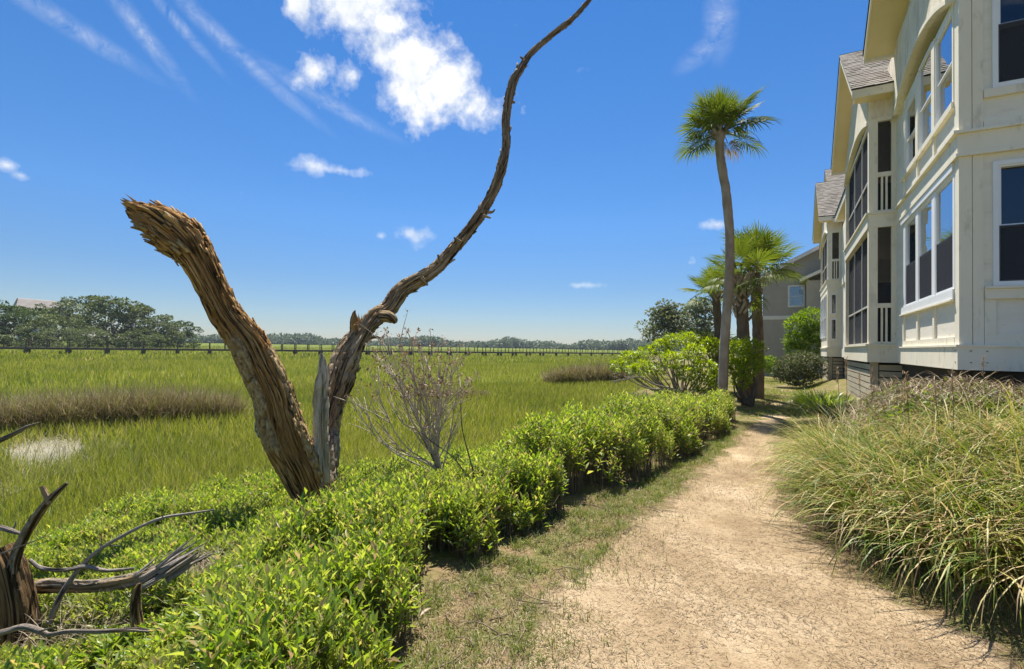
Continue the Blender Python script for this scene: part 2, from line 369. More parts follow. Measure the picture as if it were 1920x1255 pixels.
PL = np.interp(py, [-8, 1, 2.2, 3.2, 4.2, 6.2, 9.5, 12.7, 16, 20, 33], [-1.5, -1.32, -1.42, -1.6, -1.52, -1.3, -1.02, -0.82, -0.62, -0.5, -0.6])
PR = xr(py)+0.12
PX = PL[:, None]+(PR-PL)[:, None]*pu[None]; PYY = np.repeat(py[:, None], 60, 1)
dist = np.minimum(PX-PL[:, None], PR[:, None]-PX); ed = np.clip(dist/0.55, 0, 1)*np.where(PYY > 13.2, 0.55+0.45*np.sin(PYY*1.9), 1.0)
tag(npmesh('path', np.stack([PX.ravel(), PYY.ravel(), ground(PX.ravel(), PYY.ravel())+0.005], 1), gridfaces(60, len(py)), m_path, smooth=True, attr={'edge': ed.ravel()}),
    'pale sandy footpath running along the house between hedge and grasses', 'path', kind='structure')
# ================================================================== HOUSES
cream = [(0.3, (0.78, 0.71, 0.55)), (0.7, (0.84, 0.77, 0.62))]
m_stucco = surf('cream_stucco', [(0.3, (0.70, 0.62, 0.48)), (0.7, (0.83, 0.745, 0.595))], 4, 0.9, 28, 0.55, 0.02, dirt=((0.33, 0.27, 0.18), (1, 1, 0.25), 3.0, 0.52, 0.55))
m_trim = surf('cream_painted_trim', cream, 3, 0.6, 40, 0.12, 0.004, (1, 1, 0.4), dirt=((0.36, 0.30, 0.2), (1.5, 1.5, 0.5), 5.0, 0.55, 0.5))
m_panel = surf('cream_panel', [(0.3, (0.75, 0.69, 0.57)), (0.7, (0.84, 0.785, 0.665))], 2, 0.65, 30, 0.15, 0.004, (0.4, 0.4, 3), dirt=((0.42, 0.36, 0.26), (0.6, 0.6, 2.5), 5.0, 0.55, 0.42))
m_soffit = surf('yellow_cream_soffit', [(0.3, (0.70, 0.57, 0.32)), (0.7, (0.77, 0.64, 0.40))], 2, 0.7, 20, 0.1)
m_white = surf('white_window_frame', [(0.3, (0.76, 0.76, 0.76)), (0.7, (0.82, 0.82, 0.81))], 3, 0.4)
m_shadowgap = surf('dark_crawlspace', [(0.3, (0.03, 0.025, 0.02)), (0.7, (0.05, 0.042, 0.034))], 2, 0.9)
m_skirt = surf('skirt_board', [(0.3, (0.42, 0.36, 0.26)), (0.7, (0.52, 0.46, 0.34))], 3, 0.75, 40, 0.2, 0.005, (0.5, 0.5, 4))
m_drip = surf('dark_drip_edge', [(0.3, (0.02, 0.018, 0.016)), (0.7, (0.03, 0.028, 0.026))], 3, 0.6)
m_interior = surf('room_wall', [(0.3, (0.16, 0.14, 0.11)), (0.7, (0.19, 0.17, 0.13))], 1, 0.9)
m_alu = surf('pale_screen_frame', [(0.3, (0.55, 0.52, 0.46)), (0.7, (0.6, 0.57, 0.5))], 3, 0.45)
m_shingle, t, out = newmat('grey_brown_shingle')
g = t.n('ShaderNodeNewGeometry').outputs['Random Per Island']
c = t.ramp(g, [(0, (0.15, 0.125, 0.10)), (0.35, (0.22, 0.19, 0.155)), (0.7, (0.30, 0.265, 0.22)), (1, (0.36, 0.32, 0.27))])
c = t.mix(0.35, c, t.ramp(t.noise(t.n('ShaderNodeTexCoord').outputs['Object'], 60, 3), [(0.35, (0.12, 0.1, 0.08)), (0.7, (0.34, 0.3, 0.25))]))
p = t.n('ShaderNodeBsdfPrincipled'); p.inputs['Roughness'].default_value = 0.95; t.l(c, p.inputs['Base Color']); t.l(p.outputs[0], out.inputs[0])
m_glass, t, out = newmat('window_glass')
gl = t.n('ShaderNodeBsdfGlossy'); gl.inputs['Roughness'].default_value = 0.015; gl.inputs[0].default_value = (0.92, 0.96, 1, 1)
tr_ = t.n('ShaderNodeBsdfTransparent'); tr_.inputs[0].default_value = (0.38, 0.40, 0.40, 1)
lw = t.n('ShaderNodeLayerWeight'); lw.inputs['Blend'].default_value = 0.5; frf = t.math('ADD', 0.07, t.math('MULTIPLY', t.math('POWER', lw.outputs['Facing'], 2.2), 0.93), clamp=True)
t.l(bump(t, t.noise(t.n('ShaderNodeTexCoord').outputs['Object'], 1.6, 2), 0.05, 0.05), gl.inputs['Normal'])
mx = t.n('ShaderNodeMixShader'); t.l(frf, mx.inputs[0]); t.l(tr_.outputs[0], mx.inputs[1]); t.l(gl.outputs[0], mx.inputs[2]); t.l(mx.outputs[0], out.inputs[0])
m_screen, t, out = newmat('insect_screen')
d = t.n('ShaderNodeBsdfDiffuse'); d.inputs[0].default_value = (0.055, 0.058, 0.068, 1); tr_ = t.n('ShaderNodeBsdfTransparent')
lw = t.n('ShaderNodeLayerWeight'); lw.inputs['Blend'].default_value = 0.3
fa = t.math('ADD', 0.5, t.math('MULTIPLY', lw.outputs['Facing'], 0.45)); mx = t.n('ShaderNodeMixShader')
t.l(fa, mx.inputs[0]); t.l(tr_.outputs[0], mx.inputs[1]); t.l(d.outputs[0], mx.inputs[2]); t.l(mx.outputs[0], out.inputs[0])

X0, Y0 = 2.2, 9.2          # planes of the long wall and of the end wall
def FB(mb, face, pl, a0, a1, b0, b1, z0, z1):
    """box on a face: a along the wall, b outwards from plane pl"""
    if face == 'L': mb.box(pl-b0, pl-b1, a0, a1, z0, z1)
    else: mb.box(a0, a1, pl-b0, pl-b1, z0, z1)
    return mb
def piece(name, m, root, face, pl, *dims): return FB(MB(), face, pl, *dims).build(name, m, root)
def holed_wall(name, m, root, face, pl, a0, a1, z0, z1, holes, b0=-0.14, b1=0.0):
    A = sorted({a0, a1, *[h[0] for h in holes], *[h[1] for h in holes]}); Z = sorted({z0, z1, *[h[2] for h in holes], *[h[3] for h in holes]})
    na, nz = len(A)-1, len(Z)-1
    def solid(i, k):
        if not (0 <= i < na and 0 <= k < nz): return False
        am, zm = (A[i]+A[i+1])/2, (Z[k]+Z[k+1])/2
        return not any(h[0] < am < h[1] and h[2] < zm < h[3] for h in holes)
    mb = MB(); P = (lambda a, b, z: (pl-b, a, z)) if face == 'L' else (lambda a, b, z: (a, pl-b, z))
    for i in range(na):
        for k in range(nz):
            if not solid(i, k): continue
            q = (A[i], A[i+1], Z[k], Z[k+1])
            for b in (b0, b1): mb.add([P(q[0], b, q[2]), P(q[1], b, q[2]), P(q[1], b, q[3]), P(q[0], b, q[3])], [(0, 1, 2, 3)])
            if not solid(i-1, k): mb.add([P(q[0], b0, q[2]), P(q[0], b1, q[2]), P(q[0], b1, q[3]), P(q[0], b0, q[3])], [(0, 1, 2, 3)])
            if not solid(i+1, k): mb.add([P(q[1], b0, q[2]), P(q[1], b1, q[2]), P(q[1], b1, q[3]), P(q[1], b0, q[3])], [(0, 1, 2, 3)])
            if not solid(i, k-1): mb.add([P(q[0], b0, q[2]), P(q[0], b1, q[2]), P(q[1], b1, q[2]), P(q[1], b0, q[2])], [(0, 1, 2, 3)])
            if not solid(i, k+1): mb.add([P(q[0], b0, q[3]), P(q[0], b1, q[3]), P(q[1], b1, q[3]), P(q[1], b0, q[3])], [(0, 1, 2, 3)])
    return mb.build(name, m, root)
def window(root, face, pl, a0, a1, z0, z1, fw=0.05, b=(-0.06, 0.02), screen=False, label=None):
    mb = MB(); b0, b1 = b
    FB(mb, face, pl, a0, a0+fw, b0, b1, z0, z1); FB(mb, face, pl, a1-fw, a1, b0, b1, z0, z1)
    FB(mb, face, pl, a0+fw, a1-fw, b0, b1, z0, z0+fw); FB(mb, face, pl, a0+fw, a1-fw, b0, b1, z1-fw, z1)
    w = mb.build('window', m_white, root)
    if label: w['label'] = label
    zm = z0+(z1-z0)*0.48
    for n_, (zz0, zz1, off) in enumerate(((z0+fw, zm+0.02, -0.03), (zm-0.02, z1-fw, -0.005))):
        s_ = MB(); k = 0.026; i0, i1 = a0+fw+0.001, a1-fw-0.001
        FB(s_, face, pl, i0, i0+k, b0+.002+off, b1-.012+off, zz0, zz1); FB(s_, face, pl, i1-k, i1, b0+.002+off, b1-.012+off, zz0, zz1)
        FB(s_, face, pl, i0+k, i1-k, b0+.002+off, b1-.012+off, zz0, zz0+k); FB(s_, face, pl, i0+k, i1-k, b0+.002+off, b1-.012+off, zz1-k, zz1)
        s_.build('sash', m_white, w)
        FB(MB(), face, pl, i0+k, i1-k, b0+.02+off, b0+.026+off, zz0+k, zz1-k).build('pane', m_glass, w)
    if screen: FB(MB(), face, pl, a0+fw, a1-fw, b1-.012, b1-.009, z0+fw, zm).build('screen', m_screen, w)
    return w
def shingles(root, p00, p10, p01, p11, course=0.14, tab=0.22, name='shingles'):
    """courses of tabs laid over a slope; p00 eave start, p10 eave end, p01 ridge start, p11 ridge end"""
    p00, p10, p01, p11 = map(lambda q: np.array(q, float), (p00, p10, p01, p11))
    nrm = np.cross(p10-p00, p01-p00); nrm /= np.linalg.norm(nrm); nrm *= np.sign(nrm[2]) or 1
    n = max(2, int(np.linalg.norm(p01-p00)/course)); mb = MB()
    for k in range(n):
        v0, v1 = k/n, min(1, (k+1.25)/n); u = -random.random()*tab
        Lw = np.linalg.norm(p10-p00)
        while u < Lw:
            w = tab*random.uniform(0.7, 1.25); ua, ub = max(u, 0)/Lw, min(u+w-0.006, Lw)/Lw; u += w
            if ub-ua < 0.01: continue
            th = random.uniform(0.010, 0.022); jig = random.uniform(0, .12)/n if k else 0
            q = lambda uu, vv: (p00*(1-uu)+p10*uu)*(1-vv)+(p01*(1-uu)+p11*uu)*vv
            a, b_, c_, d_ = q(ua, v0-jig), q(ub, v0-jig), q(ub, v1), q(ua, v1)
            base = nrm*0.004
            mb.hexa([a+base, b_+base, c_+base*.5, d_+base*.5, a+base+nrm*th, b_+base+nrm*th, c_+base, d_+base])
    o = mb.build(name, m_shingle, root); o['kind'] = 'stuff'; return o
def gable(root, y0, y1, xf_, xb, ze, zr, over_wall=None, tiles=(True, False), fas=0.2):
    """gable roof whose ridge runs along X; front edge at xf_"""
    ym = (y0+y1)/2; th = 0.10
    for k, (ya, yb) in enumerate(((y0, ym), (y1, ym))):
        s = np.sign(yb-ya)
        MB().prism([(xf_, ya, ze), (xf_, yb, zr), (xf_, yb, zr-th*1.25), (xf_, ya, ze-th*1.25)], (xb-xf_, 0, 0)).build('roof_slope', m_soffit, root)
        MB().prism([(xf_-.002, ya, ze-th*1.25-.02), (xf_-.002, yb, zr-th*1.25-.02), (xf_-.002, yb, zr-.02), (xf_-.002, ya, ze-.02)], (-0.035, 0, 0)).build('rake_board', m_trim, root)
        MB().prism([(xf_-.055, ya-s*.03, ze-.012), (xf_-.055, yb, zr-.012), (xf_-.055, yb, zr+.018), (xf_-.055, ya-s*.03, ze+.018)], (0.12, 0, 0)).build('drip_edge', m_drip, root)
        piece('fascia', m_trim, root, 'F', ya, xf_-.035, xb-.02, 0.002 if s > 0 else -0.035, 0.035 if s > 0 else -0.002, ze-fas, ze-.015)
        piece('drip_edge', m_drip, root, 'F', ya, xf_-.05, xb-.02, 0.003 if s > 0 else -0.055, 0.055 if s > 0 else -0.003, ze-.013, ze+.012)
        if tiles[k]: shingles(root, (xf_-.05, ya-s*.03, ze+.012), (xb-.03, ya-s*.03, ze+.012), (xf_-.05, yb, zr+.02), (xb-.03, yb, zr+.02))
        else: MB().prism([(xf_-.05, ya-s*.03, ze+.013), (xf_-.05, yb, zr+.02), (xf_-.05, yb, zr+.045), (xf_-.05, ya-s*.03, ze+.038)], (xb-xf_+.02, 0, 0)).build('shingle_bed', m_shingle, root)
def arch_z(a, a0, a1, zs, rise): u = (2*(a-a0)/(a1-a0)-1); return zs+rise*(1-u*u)
def arch_fill(root, face, pl, a0, a1, zs, rise, ztop, b0, b1, name='wall', m=None, n=18):
    """wall above a segmental arch, and the arch moulding"""
    A = np.linspace(a0, a1, n); P = (lambda a, b, z: (pl-b, a, z)) if face == 'L' else (lambda a, b, z: (a, pl-b, z))
    poly = [P(a, b0, arch_z(a, a0, a1, zs, rise)) for a in A]+[P(a1, b0, ztop), P(a0, b0, ztop)]
    vec = np.array(P(0, b1, 0))-np.array(P(0, b0, 0)); MB().prism(poly, vec).build(name, m or m_stucco, root)
    t_ = MB(); hgt = 0.07
    for i in range(n-1):
        z0_, z1_ = arch_z(A[i], a0, a1, zs, rise), arch_z(A[i+1], a0, a1, zs, rise)
        q = [P(A[i], b0-.01, z0_-hgt), P(A[i+1], b0-.01, z1_-hgt), P(A[i+1], b1+.035, z1_-hgt), P(A[i], b1+.035, z0_-hgt),
             P(A[i], b0-.01, z0_-.001), P(A[i+1], b0-.01, z1_-.001), P(A[i+1], b1+.035, z1_-.001), P(A[i], b1+.035, z0_-.001)]
        t_.hexa(q)
    t_.build('arch_trim', m_trim, root)

def porch(root, y0, y1, px_, upper_only=False, skirt_n=6, zg=0.45):
    """screened two-storey porch standing out from the long wall: faces at x = px_ and y = y0"""
    L = y1-y0; xw = X0
    # floor slabs and ceilings
    for z0, z1 in ((1.5, 1.775), (4.52, 4.86)):
        MB().box(px_+.03, 4.4, y0+.03, y1-.03, z0, z1).build('porch_floor', m_trim, root)
    MB().box(px_+.05, 4.4, y0+.05, y1-.05, 7.02, 7.1).build('ceiling', m_trim, root)
    MB().box(4.4, 4.5, y0-.6, y1+.2, 1.4, 7.5).build('inner_wall', m_stucco, root)
    MB().box(xw, 4.4, y1-.02, y1+.1, 1.4, 7.4).build('inner_wall', m_stucco, root)
    # band boards
    for z0, z1 in ((1.43, 1.8), (4.50, 4.80)):
        piece('band_board', m_trim, root, 'L', px_, y0, y1, -0.03, 0.02, z0, z1)
        piece('band_board', m_trim, root, 'F', y0, px_-.02, xw+.05, -0.03, 0.02, z0, z1)
        piece('ledge', m_trim, root, 'L', px_, y0-.06, y1, -0.03, 0.06, z1, z1+.045)
        piece('ledge', m_trim, root, 'F', y0, px_+.03, xw+.02, -0.03, 0.06, z1, z1+.045)
    floors = (((1.85, 4.5),) if not upper_only else ())+((4.845, 7.0),)
    for fi, (z0, z1) in enumerate(floors):
        up = z0 > 4
        zt = 7.42 if up else z1
        # corner posts, wall trim
        MB().box(px_, px_+.17, y0, y0+.17, z0, zt).build('corner_post', m_trim, root)
        MB().box(px_, px_+.17, y1-.17, y1, z0, zt).build('corner_post', m_trim, root)
        piece('wall_trim', m_trim, root, 'F', y0, xw-.09, xw+.05, -0.05, 0.0, z0, z1)
        zr_ = z0+0.92
        # end opening: rail and balusters
        rl = MB(); a0, a1 = px_+.17, xw-.09
        piece('hand_rail', m_trim, root, 'F', y0, a0, a1, -0.09, -0.02, zr_-.1, zr_)
        piece('bottom_rail', m_trim, root, 'F', y0, a0, a1, -0.09, -0.02, z0, z0+.05)
        for k in (1, 2):
            ac_ = a0+(a1-a0)*k/3; piece('baluster', m_trim, root, 'F', y0, ac_-.02, ac_+.02, -0.075, -0.035, z0+.05, zr_-.1)
        piece('side_screen', m_screen, root, 'F', y0, a0, a1, -0.105, -0.102, z0, z1)
        # long face: three screens split by mullions and one rail
        n = 3; s0, s1 = y0+.17, y1-.17; w = (s1-s0)/n
        for i in range(n):
            aa, ab = s0+i*w, s0+(i+1)*w
            for (lo, hi) in ((z0+.03, zr_-.04), (zr_, None)):
                A = np.linspace(aa+.02, ab-.02, 7)
                tops = [(arch_z(a, s0, s1, 6.92, 0.40) if up else z1-.02) for a in A] if hi is None else [hi]*7
                poly = [(px_+.085, a, lo) for a in (A[0], A[-1])]+[(px_+.085, a, z_) for a, z_ in zip(A[::-1], tops[::-1])]
                MB().prism(poly, (0.004, 0, 0)).build('screen', m_screen, root)
            if i: 
                zz = arch_z(aa, s0, s1, 6.92, .40) if up else z1
                MB().box(px_+.06, px_+.11, aa-.02, aa+.02, z0, zz).build('mullion', m_alu, root)
        MB().box(px_+.06, px_+.11, s0, s1, zr_-.04, zr_).build('screen_rail', m_alu, root)
        MB().box(px_+.06, px_+.11, s0, s1, z0, z0+.03).build('screen_rail', m_alu, root)
        if up:
            arch_fill(root, 'L', px_, y0+.02, y1-.02, 6.95, 0.42, 7.45, -0.14, 0.012)
            piece('header_board', m_stucco, root, 'F', y0, px_+.03, xw+.02, -0.14, 0.005, 7.0, 7.42)
            piece('header_trim', m_trim, root, 'F', y0, px_+.17, xw+.02, -0.06, 0.03, 6.93, 7.01)
    # interior door on the far wall of each storey
    for z0 in ((1.8, 4.86) if not upper_only else (4.86,)):
        f_ = MB(); FB(f_, 'F', y1-.02, 2.35, 2.47, 0, .04, z0, z0+2.1); FB(f_, 'F', y1-.02, 3.2, 3.3, 0, .04, z0, z0+2.1); FB(f_, 'F', y1-.02, 2.47, 3.2, 0, .04, z0+2.0, z0+2.1)
        dr = f_.build('door_frame', m_trim, root); FB(MB(), 'F', y1-.02, 2.47, 3.2, .005, .02, z0, z0+2.0).build('door', m_shadowgap, dr)
    # gable wall + roof
    ym = (y0+y1)/2
    MB().prism([(px_, y0+.0, 7.45), (px_, y1, 7.45), (px_, y1, 7.5), (px_, ym, 9.42), (px_, y0, 7.5)], (0.12, 0, 0)).build('gable_wall', m_stucco, root)
    gable(root, y0-.33, y1+.33, px_-.32, X0+1.2, 7.62, 9.88)
    MB().box(px_-.30, X0+.02, y0-.32, y0+.0, 7.42, 7.45).build('soffit', m_soffit, root)
    # skirt of horizontal boards on the crawlspace
    for k in range(7):
        z0 = zg-.1+k*0.15
        if z0 > 1.40: break
        piece('skirt_board', m_skirt, root, 'L', px_+.05, y0+.12, y1-.1, -0.02, 0.0, z0, min(z0+.122, 1.425))
    for k in range(7):
        z0 = zg-.1+k*0.15
        if z0 > 1.40: break
        piece('skirt_board', m_skirt, root, 'F', y0+.12, px_+.22, xw+.3, -0.02, 0.0, z0, min(z0+.122, 1.425))
    MB().box(px_+.06, px_+.2, y0+.12, y0+.3, 0, 1.43).build('pier', m_skirt, root)
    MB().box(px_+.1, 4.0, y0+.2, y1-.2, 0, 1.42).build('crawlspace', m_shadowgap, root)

house = thing('townhouse', (X0, Y0, 0), 'long two storey cream townhouse with screened porches and shingled gables beside the path', 'house')
# --- end bay: long wall
WL = [(9.47, 10.46), (10.66, 11.62), (11.82, 12.76)]; LZ = (2.60, 4.33)
ups = [(5.36, 6.80), (5.36, 6.95), (5.36, 6.68)]
holes = [(a, b, *LZ) for a, b in WL]+[(a, b, *u_) for (a, b), u_ in zip(WL, ups)]
holed_wall('wall', m_panel, house, 'L', X0, Y0, 13.82, 1.45, 6.90, holes)
for (a, b), u_ in zip(WL, ups):
    window(house, 'L', X0, a, b, *LZ, fw=.04, b=(-.03, .022), screen=True); window(house, 'L', X0, a, b, *u_, fw=.04, b=(-.03, .022))
arch_fill(house, 'L', X0, Y0+.12, 13.25, 6.86, 0.46, 8.35, -0.12, 0.11)
MB().box(X0-.105, X0+.1, 13.25, 14.2, 6.9, 8.3).build('wall', m_stucco, house)
MB().box(X0-.105, X0+.1, Y0+.01, Y0+.12, 6.9, 8.3).build('wall', m_stucco, house)
def lt(name, m, *d): return piece(name, m, house, 'L', X0, *d)
def ft(name, m, *d): return piece(name, m, house, 'F', Y0, *d)
lt('base_board', m_trim, Y0-.055, 13.18, -.02, 0.055, 1.43, 1.755)
lt('ledge', m_trim, Y0-.075, 13.18, -.02, 0.075, 1.755, 1.785)
lt('bottom_rail', m_trim, Y0+.2, 13.12, -.02, 0.03, 1.785, 1.90)
lt('sill_board', m_white, Y0+.2, 13.12, -.02, 0.05, 2.45, 2.595)
lt('sill_ledge', m_trim, Y0+.2, 13.12, -.02, 0.075, 2.425, 2.449)
for a in (10.56, 11.72): lt('batten', m_trim, a-.06, a+.06, -.02, 0.03, 1.90, 2.424)
lt('batten', m_trim, 12.9, 13.12, -.02, 0.03, 1.90, 2.424)
for a, b in ((9.47-.09, 9.469), (10.461, 10.659), (11.621, 11.819), (12.761, 12.9)): lt('mullion', m_white, a, b, -.02, 0.03, 2.60, 4.33)
lt('head_board', m_white, Y0+.2, 13.12, -.02, 0.055, 4.335, 4.45)
lt('band_board', m_trim, Y0-.05, 13.3, -.02, 0.05, 4.50, 4.775)
lt('band_trim', m_trim, Y0-.07, 13.3, -.02, 0.07, 4.451, 4.498)
lt('ledge', m_trim, Y0-.10, 13.45, -.02, 0.10, 4.776, 4.82)
lt('panel_rail', m_trim, Y0+.15, 13.2, -.02, 0.025, 4.82, 4.90)
lt('sill_board', m_trim, Y0+.2, 13.1, -.02, 0.06, 5.26, 5.355)
for a in (10.56, 11.72, 12.85): lt('batten', m_trim, a-.05, a+.05, -.02, 0.03, 4.90, 5.259)
for a, b in ((9.47-.07, 9.469), (10.461, 10.659), (11.621, 11.819), (12.761, 12.85)): lt('mullion', m_trim, a, b, -.02, 0.035, 5.36, 6.89)
# corner boards on both faces
for z0, z1 in ((1.786, 4.45), (4.821, 8.2)):
    lt('corner_board', m_trim, Y0-.03, Y0+.075, -.02, 0.03, z0, z1); lt('corner_board', m_trim, Y0+.09, Y0+.195, -.02, 0.026, z0, z1 if z1 < 5 else 6.85)
    ft('corner_board', m_trim, X0-.028, X0+.11, -.02, 0.028, z0, z1); ft('corner_board', m_trim, X0+.12, X0+.235, -.02, 0.022, z0, z1)
# --- end wall facing the viewer
FW = [(2.53, 3.72), (4.6, 5.76), (6.6, 7.76)]
holed_wall('wall', m_panel, house, 'F', Y0, X0+.0, 10.0, 1.45, 9.2, [(a, b, 2.60, 4.33) for a, b in FW]+[(a, b, 5.36, 7.2) for a, b in FW], b0=-.139, b1=-.001)
for a, b in FW:
    window(house, 'F', Y0, a, b, 2.60, 4.33, fw=.06, b=(-.08, .04), screen=True); window(house, 'F', Y0, a, b, 5.36, 7.2, fw=.06, b=(-.08, .04), screen=True)
ft('base_board', m_trim, X0+.02, 10, -.02, 0.05, 1.43, 1.755); ft('ledge', m_trim, X0+.02, 10, -.02, 0.07, 1.755, 1.785)
ft('bottom_rail', m_trim, X0+.24, 10, -.02, 0.025, 1.785, 1.93); ft('sill_board', m_trim, X0+.24, 10, -.02, 0.05, 2.42, 2.56); ft('sill_ledge', m_trim, X0+.24, 10, -.02, 0.075, 2.561, 2.595)
ft('batten', m_trim, X0+.24, X0+.36, -.02, 0.027, 1.931, 2.419)
ft('band_board', m_trim, X0+.02, 10, -.02, 0.05, 4.50, 4.775); ft('band_trim', m_trim, X0+.02, 10, -.02, 0.07, 4.451, 4.498); ft('ledge', m_trim, X0+.02, 10, -.02, 0.09, 4.776, 4.815)
ft('sill_board', m_trim, X0+.24, 10, -.02, 0.05, 5.24, 5.355); ft('panel_rail', m_trim, X0+.24, 10, -.02, 0.022, 4.816, 4.92)
for k, x in enumerate((2.9, 3.5, 4.4)): ft('vent_slot', m_shadowgap, x, x+.32, 0.0, 0.052, 1.757, 1.763)
for (zb) in (1.53, 1.69): 
    for x in (2.28, 2.45): ft('bolt', m_drip, x, x+.018, 0.05, 0.058, zb, zb+.012)
    lt('bolt', m_drip, Y0+.03, Y0+.048, 0.055, 0.063, zb, zb+.014)
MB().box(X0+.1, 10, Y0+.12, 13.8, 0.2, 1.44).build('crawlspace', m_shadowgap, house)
# rooms behind the windows
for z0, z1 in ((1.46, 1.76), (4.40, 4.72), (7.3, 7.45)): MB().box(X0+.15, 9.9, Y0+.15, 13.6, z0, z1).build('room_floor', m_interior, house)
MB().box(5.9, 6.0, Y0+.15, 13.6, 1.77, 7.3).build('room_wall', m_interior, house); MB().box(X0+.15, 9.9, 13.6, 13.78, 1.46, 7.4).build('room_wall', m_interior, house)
# gable over the end bay
MB().prism([(X0, Y0, 8.3), (X0, 13.3, 8.3), (X0, 11.25, 9.75)], (0.1, 0, 0)).build('gable_wall', m_stucco, house)
gable(house, Y0-.3, 13.42, X0-.62, X0+5, 8.36, 9.95)
# --- screened porch, recessed wall, second porch
porch(house, 13.82, 18.75, 1.69)
holed_wall('wall', m_panel, house, 'L', X0, 18.75, 26.0, 1.45, 7.1, [(19.7, 20.8, 2.6, 4.3), (19.7, 20.8, 5.4, 6.6), (22.6, 23.8, 2.6, 4.3), (22.6, 23.8, 5.4, 6.6)])
for a, b in ((19.7, 20.8), (22.6, 23.8)):
    for z0, z1 in ((2.6, 4.3), (5.4, 6.6)): window(house, 'L', X0, a, b, z0, z1, b=(-.08, .04), screen=True)
lt('band_board', m_trim, 18.78, 25.95, -.02, .04, 4.5, 4.8); lt('base_board', m_trim, 18.78, 25.95, -.02, .04, 1.43, 1.78)
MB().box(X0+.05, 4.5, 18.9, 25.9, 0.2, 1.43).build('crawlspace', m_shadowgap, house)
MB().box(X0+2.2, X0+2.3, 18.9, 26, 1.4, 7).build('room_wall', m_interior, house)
# eave of the main roof between the gables
MB().prism([(1.75, 18.9, 6.78), (1.75, 18.9, 6.90), (X0+3, 18.9, 9.0), (X0+3, 18.9, 8.88)], (0, 3.6, 0)).build('roof_slope', m_soffit, house)
MB().box(1.71, 1.748, 18.9, 22.5, 6.66, 6.86).build('fascia', m_trim, house); MB().box(1.68, 1.76, 18.9, 22.5, 6.861, 6.885).build('drip_edge', m_drip, house)
MB().box(1.75, X0, 18.9, 22.5, 6.66, 6.68).build('soffit', m_soffit, house)
shingles(house, (1.70, 18.9, 6.905), (1.70, 22.5, 6.905), (X0+3, 18.9, 9.02), (X0+3, 22.5, 9.02))
porch(house, 26.0, 30.6, 1.69, upper_only=True)
# lower storey of the second porch is glazed
holed_wall('wall', m_trim, house, 'F', 26.0, 1.69, X0+.05, 1.85, 4.5, [(1.80, 2.04, 3.3, 4.22), (1.80, 2.04, 2.18, 3.12)], b0=-.12, b1=-.001)
for z0, z1 in ((3.3, 4.22), (2.18, 3.12)):
    f_ = MB(); FB(f_, 'F', 26.0, 1.80, 1.845, -.05, .025, z0, z1); FB(f_, 'F', 26.0, 1.995, 2.04, -.05, .025, z0, z1); FB(f_, 'F', 26.0, 1.845, 1.995, -.05, .025, z0, z0+.05); FB(f_, 'F', 26.0, 1.845, 1.995, -.05, .025, z1-.05, z1)
    w = f_.build('window', m_white, house); FB(MB(), 'F', 26.0, 1.845, 1.995, -.03, -.025, z0+.05, z1-.05).build('pane', m_glass, w)
holed_wall('wall', m_trim, house, 'L', 1.69, 26.0, 30.6, 1.85, 4.5, [(26.5, 27.6, 2.3, 4.25), (27.8, 28.9, 2.3, 4.25), (29.1, 30.2, 2.3, 4.25)], b0=-.12, b1=-.001)
for a in (26.5, 27.8, 29.1): window(house, 'L', 1.69, a, a+1.1, 2.3, 4.25, b=(-.08, .04))
holed_wall('wall', m_panel, house, 'L', X0, 30.6, 40.0, 1.45, 8.0, [])
MB().prism([(X0, 25.8, 7.3), (X0, 35.4, 7.3), (X0, 30.6, 10.9)], (0.1, 0, 0)).build('gable_wall', m_stucco, house)
gable(house, 25.6, 35.6, X0-.3, X0+5, 7.5, 11.2)
MB().prism([(X0+4.9, Y0+.3, 7.0), (X0+4.9, Y0+.3, 9.2), (9.9, Y0+.3, 9.6), (9.9, Y0+.3, 7.0)], (0, 30, 0)).build('roof_body', m_stucco, house)

# things behind the glass
ch = thing('slatted_chair', (2.95, 10.0, 1.76), 'white slat-backed chair standing behind the ground floor window', 'chair')
for k in range(4): MB().bar((2.72, 10.0, 2.45+k*.11), (3.2, 10.05, 2.47+k*.11), .02, .06).build('slat', m_white, ch)
for x in (2.70, 3.22):
    MB().bar((x, 9.6, 1.76), (x, 9.6, 2.3), .04).build('leg', m_white, ch); MB().bar((x, 10.0, 1.76), (x, 10.05, 2.95), .04, .04, (1, 0, 0)).build('leg', m_white, ch)
MB().box(2.7, 3.22, 9.58, 10.0, 2.18, 2.22).build('seat', m_white, ch)

# --- grey house at the end of the path
m_gst = surf('grey_stucco', [(0.3, (0.30, 0.285, 0.25)), (0.7, (0.35, 0.33, 0.29))], 2, 0.9, 20, 0.3)
m_gtrim = surf('off_white_trim', [(0.3, (0.6, 0.59, 0.55)), (0.7, (0.68, 0.66, 0.62))], 2, 0.6)
GY_ = 36.0
gh = thing('grey_house', (1.0, GY_, 0), 'grey stucco house with white rake boards at the far end of the path', 'house')
wc = ony(1430, 600, GY_)[0]; z1_ = ony(1452, 508, GY_); z2_ = ony(1545, 461, GY_); sl = (z2_[2]-z1_[2])/(z2_[0]-z1_[0])
zl = z1_[2]+sl*(wc-z1_[0]); XR = 5.5; zr = z1_[2]+sl*(XR-z1_[0])
wq = ony(1480, 574, GY_), ony(1506, 537, GY_)
holed_wall('wall', m_gst, gh, 'F', GY_, wc, XR, 0, zl, [(wq[0][0], wq[1][0], wq[0][2], wq[1][2])])
MB().prism([(wc, GY_, zl), (XR, GY_, zl), (XR, GY_, zr)], (0, .14, 0)).build('gable_wall', m_gst, gh)
MB().box(wc, wc+.14, GY_+.14, GY_+10, 0, zl).build('wall', m_gst, gh)
